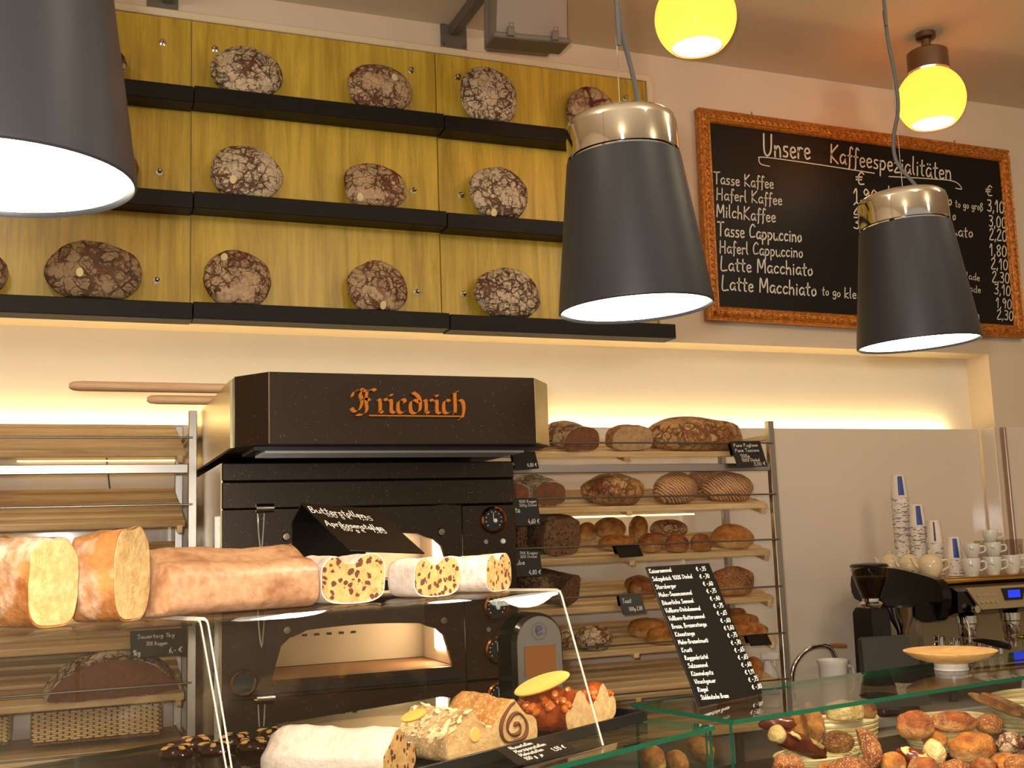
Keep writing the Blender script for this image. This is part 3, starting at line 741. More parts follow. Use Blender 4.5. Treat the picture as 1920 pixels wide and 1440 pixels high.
pendant('graphite pendant lamp hanging above the long sugared cake, hiding two wall loaves', 0, 340, 1.13, (0, 0), [c1, (-10, -330, 0), (4, -280, 0)], [c1, (-22, -285, 0)])
pendant('graphite pendant lamp with chrome cap hanging before the edge of the gold boards', 1193, 581, 1.9, (0, -2.2), [c2, (1155, -20, 0), (1160, 20, 0), (1168, 70, 0), (1184, 130, 0), (1196, 190, 0), (1199, 222, 0)], [c2, (1163, 222, 0)])
pendant('graphite pendant lamp with chrome cap hanging in front of the chalkboard', 1723, 646, 2.46, (0, -2.5), [c3, (1656, -20, 0), (1658, 20, 0), (1666, 80, 0), (1679, 150, 0), (1684, 205, 0), (1675, 262, 0), (1682, 305, 0), (1712, 342, 0), (1731, 366, 0), (1733, 384, 0)], [c3, (1683, 250, 0), (1695, 384, 0)])
# ---------------------------------------------------------------- globe lamps on the ceiling
def globe(label, px, py, rpx, D, power):
    p = atd(px, py, D); r = rpx*D/FPX; h = ZC-p.z
    o = thing('globe_lamp', label, 'lamp', (p.x, p.y, ZC), group='amber globe ceiling lamps')
    m = MB(); m.lathe([(0, 0), (r*.30, 0), (r*.30, -r*.16), (r*.26, -r*.2), (r*.14, -r*.22), (r*.14, -h+r*1.45), (0, -h+r*1.45)], 28); m.build('canopy', 'nickel', o)
    m = MB(); m.lathe([(0, -h+r*1.52), (r*.55, -h+r*1.52), (r*.60, -h+r*1.48), (r*.60, -h+r*.88), (r*.57, -h+r*.88), (0, -h+r*.9)], 32); m.build('cap', 'nickel', o)
    m = MB(); pr = []
    for k in range(25):
        a = R_(56-k*(56+50)/24); pr.append((r*math.cos(a), -h+r*math.sin(a)))
    pr += [(x*.965, z+.0*r) for x, z in pr[::-1]]
    m.lathe(pr, 48); m.build('globe', 'opal', o)
    m = MB(); m.lathe([(0, -h-r*.83), (r*.4, -h-r*.80), (r*.605, -h-r*.745), (r*.58, -h-r*.66), (r*.3, -h-r*.5), (r*.30, -h+r*.15), (r*.18, -h+r*.4), (r*.18, -h+r*.92), (0, -h+r*.92)], 24); m.build('bulb', 'bulb', o)
    b = lamp('globe_bulb', 'POINT', (0, 0, -h-r*.2), power, (1.0, .86, .62), r*.45); b.parent = o
    return o
D2 = (atz(1732, 69, ZC)-CAM).dot(AF)
globe('amber globe ceiling lamp near the chalkboard, its nickel cap and canopy in view', 1746, 187, 62, D2*.985, 2.8)
globe('amber globe ceiling lamp closer to the grey housing than to the chalkboard', 1304, 34, 76, D2*.985*62/76, 2.8)

# ================================================================ grey housings on wall brackets
def bracket(label, px, py, body):
    p = at(px, py, 4.19); o = thing('bracketed_housing' if body else 'wall_bracket', label, 'housing' if body else 'bracket', (p.x, YW, p.z))
    m = MB(); m.box((0, -.005, 0), (.115, .009, .115), .002); pl = m.build('wall_plate', 'greysteel', o)
    for a in (-1, 1):
        for b in (-1, 1): m = MB(); m.lathe([(0, .004), (.005, .004), (.006, 0)], 8, TR((a*.045, -.0095, b*.045), 0, R_(90))); m.build('bolt', 'steel', pl)
    if not body:
        m = MB(); m.box((.02, -.28, .018), (.045, .54, .045), .004); m.build('arm', 'greysteel', o)
        m = MB(); m.tube([(.10, -.40, .045), (.30, -.40, .06)], .012, 8); m.build('cable_gland', 'cable', o); return o
    m = MB(); m.box((.0, -.235, .02), (.045, .45, .045), .004); m.build('arm', 'greysteel', o)
    # housing: tapered lid on a flanged base
    H = at(990, 80, 3.62); cx, cz = H.x-p.x, H.z-p.z; X = TR((cx, 3.62-YW, cz), R_(-6), R_(6))
    m = MB(); m.X = X
    m.loft([[(-.135, -.05, .012), (.135, -.05, .012), (.135, .06, .012), (-.135, .06, .012)], [(-.13, -.07, .34), (.13, -.07, .34), (.13, .06, .34), (-.13, .06, .34)]]); m.build('lid', 'greybox', o)
    m = MB(); m.X = X; m.box((0, .055, .17), (.30, .02, .36), .006); m.box((0, .005, .0), (.295, .13, .022), .005); m.build('flange', 'greysteel', o)
    m = MB(); m.X = X; m.box((0, .11, .17), (.26, .10, .33), .01); m.build('back_box', 'greybox', o)
    for a in (-.085, .085):
        m = MB(); m.X = X; m.box((a, -.066, .012), (.026, .012, .034), .003); m.tube([(a-.010, -.066, -.004), (a-.010, -.075, -.014), (a+.010, -.075, -.014), (a+.010, -.066, -.004)], .003, 6); m.tube([(a-.008, -.072, .024), (a-.008, -.076, .04), (a+.008, -.076, .04), (a+.008, -.072, .024)], .002, 6); m.build('latch', 'greysteel', o)
    return o
bracket('grey plastic housing with two latches on a wall arm under the ceiling', 851, 66, True)
bracket('bare grey wall bracket above the gold boards', 305, 4, False)
# ================================================================ deck oven
OX0, OX1, OYB, OYH = .414, 1.306, 3.26, 3.00
HZ0, HZ1 = at(505, 832, 2.9).z, at(506, 697, 2.9).z
ov = thing('deck_oven', 'black speckled deck oven with a chamfered hood and orange blackletter name', 'oven', ((OX0+OX1)/2, 0, 0))
ox = (OX0+OX1)/2
def L(x): return x-ox
# hood with chamfered front corners
poly = [(L(OX0), 4.18), (L(OX0), OYH), (L(.487), 2.90), (L(1.232), 2.90), (L(1.314), OYH), (L(1.314), 4.18)]
def vface(mb, a, b, z0, z1, t=.004):
    mb.add([(a[0], a[1], z0), (b[0], b[1], z0), (b[0], b[1], z1), (a[0], a[1], z1)], [(0, 1, 2, 3)])
m = MB(); m.loft([[(x, y, HZ0) for x, y in poly], [(x, y, HZ1) for x, y in poly]][::1]); hood = m.build('hood', 'enamel', ov, smooth=0)
m = MB(); m.box((L(OX0)-.003, (OYH+4.15)/2+.02, (HZ0+HZ1)/2), (.006, 1.10, HZ1-HZ0-.004)); m.build('hood_side', 'steel_side', ov)
m = MB(); m.box((L(1.314)+.003, (OYH+4.15)/2+.02, (HZ0+HZ1)/2), (.006, 1.10, HZ1-HZ0-.004)); m.build('hood_side', 'steel_side', ov)
# chamfer strip on the right is bare steel
v = Vector((1.314-1.232, .10, 0)); ang = math.atan2(v.y, v.x)
m = MB(); m.box((0, 0, 0), (v.length-.004, .003, HZ1-HZ0-.006), 0, TR((L((1.232+1.314)/2)+.0015, 2.95-.0015, (HZ0+HZ1)/2), ang)); m.build('hood_corner', 'steel_side', ov)
m = MB(); m.cyl((L(.487), 2.899, HZ0), (L(.487), 2.899, HZ1), .0018, 6); m.build('hood_seam', 'steel', hood)
# vent grille under the hood
g = MB(); g.box((0, 3.08, HZ0-.006), (.80, .22, .010)); gr = g.build('vent_tray', 'black', ov)
for k in range(7): MB().box((0, 2.99+k*.026, HZ0-.014), (.74, .007, .006)).build('vent_bar', 'steel', gr)
# body
m = MB(); m.box((0, (OYB+.012+4.2)/2, HZ0/2-.012), (OX1-OX0, 4.2-OYB-.012-.42, HZ0-.03)); 
m = MB()
m.box((0, 3.85, (HZ0-.02)/2), (OX1-OX0-.004, .36, HZ0-.02)); m.build('body', 'black', ov, smooth=0)
m = MB(); m.box((L(OX0)+.001, 3.64, (HZ0-.02)/2), (.006, .74, HZ0-.024)); m.build('side_panel', 'steel_side', ov)
m = MB(); m.box((L(OX1)-.001, 3.64, (HZ0-.02)/2), (.006, .74, HZ0-.024)); m.build('side_panel', 'enamel', ov)
# perforated upright on the left side
m = MB(); m.box((L(OX0)-.006, 3.34, .95), (.012, .03, 1.5)); st = m.build('slotted_upright', 'steel', ov)
m = MB()
for k in range(16): m.box((L(OX0)-.0125, 3.34, 1.22+k*.024), (.002, .014, .009))
tag(m.build('slots', 'black', st, smooth=0), kind='stuff')
for zz in (at(400, 880, 3.35).z, at(400, 925, 3.35).z, at(400, 965, 3.35).z): pass
def oz(y, x=690): return at(x, y, OYB).z
def oxx(x, y): return L(at(x, y, OYB).x)
XL, XR, XC = L(OX0), L(OX1), oxx(866, 1000)
# fascia bands
z = [HZ0-.02, oz(900), oz(950)]
m = MB(); m.box((0, OYB+.21, (z[0]+z[1])/2), (XR-XL, .42, z[0]-z[1]-.003), .003); m.build('fascia', 'enamel', ov, smooth=0)
m = MB(); m.box((0, OYB+.21, (z[1]+z[2])/2), (XR-XL, .42, z[1]-z[2]-.003), .003); m.build('fascia', 'enamel', ov, smooth=0)
# decks: each with an arched window, lit cavity and gauge column
pitch = oz(1000)-oz(1171)
def deck(top, idx):
    bot = top-pitch+.004; X0, X1 = XL, XC
    ax0, ax1 = oxx(511, 1240), oxx(848, 1240); azb = oz(1262)+(1-idx)*pitch; azt = oz(1170)+(1-idx)*pitch; n = 22; rh = .075
    arch = []
    for k in range(n+1):
        t = k/n; x = ax0+(ax1-ax0)*t; e = min(t, 1-t)*(ax1-ax0)
        zz = azt-.018*(2*t-1)**2; 
        if e < rh: zz = min(zz, azb+.012+(azt-azb-.03)*math.sqrt(max(0, 1-(1-e/rh)**2)))
        arch.append((x, zz))
    m = MB(); y0, y1 = OYB, OYB+.018
    def quad(a, b, c, d):   # front + back of a plate cell
        m.add([(p[0], y0, p[1]) for p in (a, b, c, d)], [(0, 1, 2, 3)]); m.add([(p[0], y1, p[1]) for p in (a, b, c, d)], [(3, 2, 1, 0)])
    for k in range(n): quad(arch[k], arch[k+1], (arch[k+1][0], top), (arch[k][0], top))
    quad((X0, bot), (ax0, bot), (ax0, top), (X0, top)); quad((ax1, bot), (X1, bot), (X1, top), (ax1, top)); quad((ax0, bot), (ax1, bot), (ax1, azb), (ax0, azb))
    loop = [(ax0, azb)]+arch+[(ax1, azb)]
    for a, b in zip(loop, loop[1:]+loop[:1]): m.add([(a[0], y0, a[1]), (b[0], y0, b[1]), (b[0], y1, b[1]), (a[0], y1, a[1])], [(3, 2, 1, 0)])
    door = m.build('deck_door', 'enamel', ov, smooth=0)
    # cavity
    m = MB(); yb = OYB+.40; c = [(ax0-.03, azb-.004), (ax1+.03, azb-.004), (ax1+.03, azt+.01), (ax0-.03, azt+.01)]
    m.add([(p[0], y1+.001, p[1]) for p in c]+[(p[0], yb, p[1]) for p in c], [(1, 2, 6, 5), (2, 3, 7, 6), (3, 0, 4, 7), (4, 5, 6, 7)]); m.build('oven_chamber', 'oveninside', ov, smooth=0)
    m = MB(); m.box(((ax0+ax1)/2, (y1+yb)/2, azb-.012), (ax1-ax0+.06, yb-y1-.004, .012)); m.build('baking_stone', 'stone', ov)
    m = MB()
    for k in range(8): m.box((ax0+.05+k*.040, yb-.002, azt-.050), (.016, .003, .007), .001)
    m.build('air_slots', 'black', ov, smooth=0, kind='stuff')
    m = MB(); m.box((ax1+.028, OYB+.2, (azb+azt)/2+.012), (.004, .10, .095)); m.build('chamber_lamp', 'ovenlight', ov, smooth=0)
    m = MB(); m.add([(p[0], y0+.010, p[1]) for p in loop], [tuple(range(len(loop)))]); m.build('window_pane', 'darkglass', ov, smooth=0)
    for bx, by in ((538, 1182), (832, 1164)):
        bz = oz(by, bx)+(1-idx)*pitch; m = MB(); m.lathe([(0, .006), (.010, .005), (.013, .0)], 14, TR((oxx(bx, by), OYB, bz), 0, R_(90))); m.build('door_bolt', 'nickel', door)
    # handle: knob on the hinge bar with a hanging wire bow
    hz = top+.004; hx = oxx(482, 945)
    m = MB(); m.cyl((hx-.005, OYB-.012, hz+.0), (hx+.045, OYB-.012, hz+.0), .013, 16); m.cyl((hx+.02, OYB+.002, hz), (hx+.02, OYB-.012, hz), .008, 10); kn = m.build('handle_knob', 'chrome', door)
    m = MB(); P = smooth_path([(hx, OYB-.012, hz-.015), (hx+.002, OYB-.016, hz-.07), (hx+.008, OYB-.018, hz-.125), (hx+.014, OYB-.016, hz-.07), (hx+.018, OYB-.012, hz-.015)], 5); m.tube(P, .0025, 8); m.build('handle_bow', 'chrome', door)
    # lower bar of the door
    m = MB(); m.box(((X0+X1)/2+.02, OYB-.004, azb-.028), (X1-X0-.08, .010, .018), .002); m.build('door_sill', 'black', door)
    # control column
    m = MB(); m.box(((X1+XR)/2+.001, OYB+.2, (top+bot)/2), (XR-X1-.004, .40, top-bot-.002), .002); cc = m.build('control_panel', 'enamel', ov, smooth=0)
    def gauge(gx, gz, r):
        X = TR((gx, OYB, gz), 0, R_(90)); m = MB(); m.lathe([(r*.80, .001), (r*.80, .010), (r*.88, .014), (r, .010), (r*1.03, .001)], 30, X); gg = m.build('gauge', 'copper', ov)
        m = MB(); m.lathe([(0, .004), (r*.80, .004), (r*.80, .001)], 30, X); m.build('dial', 'black', gg)
        m = MB(); m.X = X
        for k in range(10):
            a = R_(220-k*28.9); m.box((r*.62*math.cos(a), r*.62*math.sin(a), .005), (.003, .003, .001))
        m.box((-.001, r*.28, .0062), (.0018, r*.56, .001)); m.lathe([(0, .009), (r*.15, .0085), (r*.16, .004)], 14, X @ Matrix.Translation((r*.12, -r*.05, 0))); m.build('needle', 'sheet', gg)
    gx = oxx(925, 983); gauge(gx, top-.047, .041)
    if idx > 0: gauge(gx, top-.175, .041)
    for bx in (-.028, .030):
        m = MB(); m.lathe([(0, .006), (.007, .006), (.0085, .0)], 14, TR((gx+bx, OYB, top-.113), 0, R_(90))); m.build('button', 'steel' if bx < 0 else 'sheet', cc)
    return azb
tops = [z[2]-.002]
for i in range(3): deck(tops[0]-i*pitch, i)
# left gauge and brass catches on the second deck
X = TR((oxx(456, 1281), OYB, oz(1281, 456)), 0, R_(90)); m = MB(); m.lathe([(.028, .001), (.028, .012), (.032, .016), (.038, .010), (.040, .001)], 28, X); gk = m.build('side_gauge', 'nickel', ov); m = MB(); m.lathe([(0, .004), (.03, .004), (.03, .001)], 28, X); m.build('dial', 'black', gk)
for px in (482, 505):
    m = MB(); m.cyl((oxx(px, 1312)-.010, OYB-.008, oz(1312, px)), (oxx(px, 1312)+.010, OYB-.008, oz(1312, px)), .006, 10); m.box((oxx(px, 1312), OYB-.003, oz(1312, px)), (.008, .006, .008)); m.build('catch', 'brass', ov)
m = MB(); zl = tops[0]-3*pitch; m.box((0, OYB+.2, zl/2), (XR-XL, .4, zl-.003), .003); m.build('base_panel', 'enamel', ov, smooth=0)
# blackletter name: broad-nib strokes
FR = {'F': (7.4, '1.4,8.6;2.6,9.6;4.2,8.8;6.4,9.6;7.2,9 3.2,9.2;2.4,7.4;3,5;2.2,1.6;.6,.6;-.4,2 -.2,6.4;.4,8.4;1.6,9.2 2.6,5.2;4.2,5.8;5.4,5 4.6,9;4.2,5.2;4.4,1.2;3,-.6;1.2,-.6'),
 'r': (3.6, '.6,5.6;1.2,5;1.2,1;.6,.4 1.2,4.6;2.6,5.8;3.4,5.2 1.2,1;2,.2'), 'i': (2.6, '.4,5.4;1.2,5;1.2,1;2.2,.2 1,7.6;1.5,7.2'), 'e': (4, '1.4,5.2;.8,4.4;.8,1.2;1.8,.2;3.2,1 1.2,5.2;2.4,5.8;3,4.6;1,2.8'),
 'd': (4.6, '1.6,8.6;3,7.4;3.9,5.4;3.8,1.6;2.2,.1;.9,1;.8,4.4;2,5.6;3.6,4.6'), 'c': (3.4, '2.8,5.2;1.8,5.8;.9,4.6;.9,1.2;1.8,.2;3,.8'), 'h': (4.8, '.4,8.4;1,8.8;1.2,8;1.2,.8;.6,.2 1.2,4.6;2.8,5.8;3.9,4.8;4.1,1.6;3.4,-1.4;2.2,-2.2 1,8.8;2.4,9.4')}
a = at(660, 778, 2.9); b = at(872, 780, 2.9); tw = sum(FR[c][0] for c in 'Friedrich'); kx = (b.x-a.x)/tw; kz = at(700, 732, 2.9).z-at(700, 776, 2.9).z; kz /= 9.4
m = MB(); xx = a.x
for ch in 'Friedrich':
    wd, ss = FR[ch]
    for s_ in ss.split(' '):
        P = [Vector((xx+float(q.split(',')[0])*kx, 0, a.z+.004+float(q.split(',')[1])*kz)) for q in s_.split(';')]; P = smooth_path(P, 4)
        nb = Vector((kx*.52, 0, kz*.42))
        A = [p+nb for p in P]; B = [p-nb for p in P]; n = len(P); y0, y1 = 2.8905, 2.8985
        vs = [(L(p.x), y0, p.z) for p in A+B]+[(L(p.x), y1, p.z) for p in A+B]; fs = []
        for i in range(n-1): fs += [(i, n+i, n+i+1, i+1), (2*n+i, 2*n+i+1, 3*n+i+1, 3*n+i), (i, i+1, 2*n+i+1, 2*n+i), (n+i, 3*n+i, 3*n+i+1, n+i+1)]
        fs += [(0, 2*n, 3*n, n), (n-1, 2*n-1, 4*n-1, 3*n-1)]; m.add(vs, fs)
    xx += wd*kx
m.box((L((a.x+b.x)/2+.02), 2.895, a.z-.002), (b.x-a.x-.05, .006, .0035))
m.build('name_lettering', 'copperletters', ov, smooth=0)

# ================================================================ oven peels lying on the hood
def peel(label, p0, p1, Y, dz, blade):
    A = at(*p0, Y); B = at(*p1, Y); d = (B-A); d.z = 0; Ln = d.length; o = thing('oven_peel', label, 'oven peel', (A.x, A.y, HZ1+dz), (0, 0, math.atan2(d.y, d.x)), 'peels resting on the oven')
    r = .0145; z = r+.001; m = MB()
    m.tube([(0, 0, z), (.010, 0, z), (.03, 0, z), (Ln*.5, 0, z), (Ln, 0, z)], [r*.45, r*.85, r, r, r*.98], 12); m.build('handle', 'peelwood', o)
    if blade: m = MB(); m.box((Ln+.05, 0, z), (.10, .036, .030), .004); m.box((Ln+.30, 0, .004), (.42, .24, .006), .002); m.build('blade', 'steel', o)
    return o
peel('long wooden oven peel with a steel socket lying on the oven', (130, 683), (460, 690), 3.35, .002, True)
peel('shorter wooden peel handle behind the long peel on the oven', (276, 698), (470, 708), 3.62, .002, False)

# ================================================================ bread racks
def rack(name, label, x0, x1, yf, yb, ztop, shelves, rods, bars, sides):
    """shelves: (z front bottom, z back top); rods: z list; all slats are pieces of their shelf"""
    o = thing(name, label, 'rack', ((x0+x1)/2, (yf+yb)/2, 0)); cx, cy = (x0+x1)/2, (yf+yb)/2; W = x1-x0; t = .027
    for sx in (-1, 1):
        for y in (yf, yb):
            m = MB(); m.box((sx*(W/2), y-cy, ztop/2), (t, t, ztop), .002); m.build('post', 'steel', o)
        for zb in sides: m = MB(); m.box((sx*W/2, 0, zb), (t*.8, yb-yf-t, t*.8), .002); m.build('side_bar', 'steel', o)
    for zb in bars: m = MB(); m.box((0, yf-cy, zb), (W-t, t*.7, .030), .002); m.build('cross_bar', 'steel', o)
    for zr in rods: m = MB(); m.cyl((-W/2, yf-cy-.016, zr), (W/2, yf-cy-.016, zr), .0035, 8); m.build('guard_rod', 'darkrod', o)
    me = None
    for (zf, zbk) in shelves:
        dp = yb-yf-.03; ang = math.atan2(zbk-zf-.03, dp)
        sh = MB(); sh.box((0, 0, -.010), (.022, dp, .018), .002)
        s = sh.build('shelf', 'slat', o, (0, 0, (zf+zbk)/2-.004), (ang, 0, 0))
        for sx in (-1, 1): bm_ = MB(); bm_.box((sx*(W/2-.035), 0, -.012), (.018, dp, .024), .002); bm_.build('bearer', 'slat', s)
        n = 6; ln = dp/math.cos(ang); pw = ln/n
        for k in range(n):
            if me is None:
                mm = MB(); mm.box((0, 0, .012), (W-.036, pw*.66, .012), .002); q = mm.build('slat', 'slat', s); me = q.data
            else: q = bpy.data.objects.new('slat', me); COL.objects.link(q); q.parent = s
            q.location = (0, -ln/2+pw*(k+.5), 0)
            if k == 0: q.location.z -= .0165; q.scale = (1, 1, 1.9)
    return o
RYF, RYB = 3.75, 4.11
rx1 = at(1449, 900, RYF).x; RX0 = 1.345
sf = [at(1441, 859, RYF-.01).z, at(1446, 957, RYF-.01).z, at(1450, 1046, RYF-.01).z, at(1459, 1133, RYF-.01).z, at(1463, 1212, RYF-.01).z]; stp = sf[3]-sf[4]; sf.append(sf[4]-stp); sf.append(sf[5]-stp)
sb = [q+.115 for q in sf]
rr = [at(1440, 831, RYF).z, at(1449, 926.5, RYF).z, at(1452, 1011, RYF).z, at(1461, 1098.5, RYF).z, at(1467, 1186, RYF).z, at(1470, 1272, RYF).z]
rackR = rack('bread_rack', 'steel rack of slanted slatted shelves filled with loaves and rolls', RX0, rx1, RYF, RYB, at(1443, 790, RYF).z, list(zip(sf, sb)), rr, [at(1300, 877, RYF).z], [at(1440, 815, RYF).z-.01, 1.0])
LX1 = at(374, 800, RYF).x-.022; LYB = 4.215
lf = [at(363, 861, RYF-.01).z, at(364, 993, RYF-.01).z, at(364, 1105, RYF-.01).z, at(360, 1218, RYF-.01).z, at(364, 1320, RYF-.01).z, at(364, 1430, RYF-.01).z]
lr = [at(200, 821, RYF).z, at(200, 949, RYF).z, at(200, 1060, RYF).z, at(200, 1180, RYF).z, at(200, 1291, RYF).z, at(200, 1410, RYF).z]
rackL = rack('bread_rack', 'nearly empty steel rack of slanted slatted shelves beside the oven', -.80, LX1, RYF, LYB, at(374, 771, RYF).z, [(a, a+.165) for a in lf[:5]], lr, [at(200, 880, RYF).z], [at(372, 800, RYF).z-.03, 1.0])
# led tubes behind the racks
m = MB(); m.box((0, 0, 0), (.62, .010, .006)); tag(m.build('led_strip', 'ledthin', loc=(at(1180, 967, 4.2).x, 4.2, at(1180, 967, 4.2).z), smooth=0), 'short led strip behind the bread rack, below its second shelf', 'light strip')
m = MB(); m.box((0, 0, 0), (.55, .008, .004)); tag(m.build('led_strip', 'ledthin', loc=(at(190, 864, 4.25).x, 4.25, at(190, 864, 4.25).z), smooth=0), 'short led strip behind the nearly empty rack', 'light strip')
m = MB(); m.tube(smooth_path([at(200, 858, 4.27), at(204, 900, 4.27), at(214, 970, 4.27), at(224, 1012, 4.27), at(230, 1060, 4.27)], 4), .003, 6); tag(m.build('power_cable', 'cable'), 'thin dark cable hanging behind the nearly empty rack', 'cable')
# ================================================================ bread on the racks
def shelf_plane(zf, rise, yf, yb):
    dp = yb-yf-.03; ang = math.atan2(rise-.03, dp); c = Vector((0, (yf+yb)/2, zf+rise/2-.004)); n = Vector((0, -math.sin(ang), math.cos(ang))); return c+n*.0185, n, ang
def pose(o, p, ang, rz): o.matrix_world = Matrix.Translation(p) @ Matrix.Rotation(ang, 4, 'X') @ rotz(rz); return o
def on_plane(px, py, c, n): d = ray(px, py); return CAM+d*((c-CAM).dot(n)/d.dot(n))
PR = [shelf_plane(a, .115, RYF, RYB) for a in sf]; PL = [shelf_plane(a, .165, RYF, LYB) for a in lf]
def clampY(p, lo, hi): p.y = min(max(p.y, lo), hi); return p
def rb(i, x0, x1, yt, yb, mt, label, name='bread_roll', cat='bread', rz=0., asp=.55, pw=2.1, amp=.08, seed=0, group=None, side=None, lift=0., Yf=None):
    """whole loaf or roll, given by its pixel box, standing on rack shelf i"""
    c, n, ang = (side or PR)[i]; cx = (x0+x1)/2; p = on_plane(cx, yb, c, n)
    if not (RYF-.01 < p.y < RYF+.20) or p.z < 0:
        yy = RYF+.18 if (p.y > RYF+.2 or p.y < 0) else RYF+.03; q = at(cx, yb, yy); p = Vector((q.x, yy, max(q.z, c.z+(yy-c.y)*math.tan(ang))))
    D = (p-CAM).dot(AF); W = (x1-x0)*D/FPX; H = (yb-yt)*D/FPX*.95; dep = W*asp; p = p+Vector((0, dep*.5*math.cos(ang), dep*.5*math.sin(ang)+lift))
    fl = .62; o = blob(W/2, dep/2, H/(1+fl), 28, 16, pw, amp, 3, seed+i*3+x0*.01, fl).build(name, mt, smooth=180); pose(o, p+n*.003, ang, rz)
    up_ = Vector((0, math.cos(ang), math.sin(ang))); rt = Vector((1, 0, 0)); mv = []
    for s_ in (1., .88, .76):
        for b_ in (0., .02, .04, .06, .08, .10, .12): mv += [(up_*b_, s_), (up_*b_+rt*.012, s_), (up_*b_-rt*.012, s_)]
    settle(o, mv); return tag(o, label, cat, group)
def rc(i, x0, x1, yt, yb, L, crustm, crumbm, label, kind='dome', rz=-84., side=None, name='cut_loaf', fac=.82, seed=0, cut=(0, 1)):
    """loaf with a cut face, given by the pixel box of the face"""
    c, n, ang = (side or PR)[i]; cx = (x0+x1)/2; p = on_plane(cx, yb, c, n); p.y = min(max(p.y, RYF+.012), RYB-.1); q = at(cx, yb, p.y); p = Vector((q.x, q.y, c.z+(q.y-c.y)*math.tan(ang)))
    D = (p-CAM).dot(AF); W = (x1-x0)*D/FPX/fac; H = (yb-yt)*D/FPX
    o = loaf(name, label, 'bread', kind, L, W, H, crustm, crumbm, cut, seed=seed, group=None); h = R_(rz)
    X = Matrix.Rotation(ang, 4, 'X') @ rotz(h); o.matrix_world = Matrix.Translation(p+n*.0015-(X @ Vector((L/2, 0, 0)))) @ X; return claim(o)
rc(0, 1058, 1122, 801, 848, .19, 'c_half', 'b_rye', 'cut brown rye loaf on the top rack shelf next to the oven hood', seed=1)
rc(0, 1145, 1223, 798, 846, .055, 'c_brown', 'b_wheat', 'pale cut wheat loaf between the rye and the long loaf on the top rack shelf', seed=2)
rb(0, 1216, 1416, 788, 847, 'c_brown', 'long crusty brown loaf lying along the top rack shelf', 'long_loaf', asp=.42, pw=2.6, amp=.12)
rb(0, 980, 1030, 806, 851, 'c_mid', 'small brown loaf half under the oven hood on the top rack shelf', 'round_loaf', asp=.7)
rc(1, 999, 1059, 903, 949, .20, 'c_flour', 'b_rye', 'floured rye half with its cut side out on the second rack shelf', seed=3)
rc(1, 932, 990, 905, 951, .20, 'c_flour', 'b_rye', 'floured rye half tucked beside the oven on the second rack shelf', seed=4)
rb(1, 1106, 1228, 896, 951, 'c_brown', 'dusted brown loaf with a split top on the second rack shelf', 'round_loaf', asp=.7, amp=.16)
rb(1, 1296, 1368, 880, 922, 'c_banneton', 'ring-marked loaf behind two others on the second rack shelf', 'ringed_loaf', asp=.6, lift=.0)
rb(1, 1228, 1332, 889, 947, 'c_banneton', 'ring-marked loaf beside the dusted split loaf on the second rack shelf', 'ringed_loaf', asp=.6, rz=.3)
rb(1, 1326, 1433, 888, 943, 'c_banneton', 'ring-marked loaf against the rack post on the second rack shelf', 'ringed_loaf', asp=.6)
rc(2, 1016, 1088, 972, 1043, .2, 'c_grain', 'b_grain', 'tall dark grain loaf, cut, on the third rack shelf', kind='box', seed=5, fac=.93)
rc(2, 944, 988, 985, 1036, .2, 'c_grain', 'b_grain', 'smaller dark grain loaf, cut, between the oven and the tall grain loaf', kind='box', seed=6, fac=1.)
gr3 = 'rolls heaped on the third rack shelf'
for k, (a, b_, c_, d_, mt, lf_, rz, lb) in enumerate([(1084, 1128, 982, 1016, 'c_gold', .0, .5, 'small golden roll next to the tall grain loaf'), (1120, 1186, 974, 1012, 'c_gold', .05, .2, 'golden crescent roll on top of the heap'),
    (1178, 1230, 970, 1012, 'c_gold', .05, 1.1, 'upright golden roll on top of the heap'), (1130, 1206, 1009, 1036, 'c_gold', 0, 0, 'golden roll behind the small slanted sign on the third rack shelf'), (1200, 1257, 1004, 1038, 'c_mid', 0, .3, 'brown-gold roll beside the small slanted sign on the third rack shelf'),
    (1228, 1304, 980, 1010, 'c_brown', .04, 0, 'dusted roll lying on top of the third shelf heap'), (1252, 1302, 1006, 1038, 'c_mid', 0, .1, 'brown roll under the dusted roll'), (1295, 1340, 1004, 1036, 'c_mid', 0, 0, 'brown roll at the end of the heap'), (1346, 1428, 989, 1032, 'c_gold', 0, -.2, 'single golden loaf near the rack post on the third shelf')]):
    rb(2, a, b_, c_, d_, mt, lb, rz=rz, asp=.7, seed=k, group=gr3)
rc(3, 1046, 1096, 1082, 1134, .26, 'c_grain', 'b_grain', 'long dark cut loaf on the fourth rack shelf', kind='box', rz=-48, seed=7, fac=.7)
rb(3, 1186, 1248, 1092, 1126, 'c_mid', 'seeded bread behind the tall price board on the fourth rack shelf', asp=.8, seed=3)
rb(3, 1204, 1262, 1108, 1137, 'c_mid', 'small roll behind the tall price board on the fourth rack shelf', asp=.6, seed=4)
rb(3, 1332, 1432, 1066, 1120, 'c_seed', 'large flat seeded bread beyond the tall price board on the fourth rack shelf', 'flat_bread', asp=.42, amp=.12, seed=5)
rb(4, 1087, 1161, 1180, 1224, 'c_half', 'dusted rye roll on the fifth rack shelf', asp=.75, amp=.12, seed=2)
rb(4, 1048, 1082, 1180, 1220, 'c_half', 'dusted rye roll behind the acrylic edge on the fifth rack shelf', asp=.75, seed=3)
for k, (a, b_, c_, d_, lb) in enumerate([(1186, 1262, 1164, 1200, 'golden roll lying behind two others on the fifth rack shelf'), (1215, 1284, 1176, 1212, 'golden roll in the middle of three on the fifth rack shelf'), (1230, 1290, 1190, 1222, 'golden roll in front of two others on the fifth rack shelf')]): rb(4, a, b_, c_, d_, 'c_gold', lb, rz=-.2, seed=k, asp=.55)
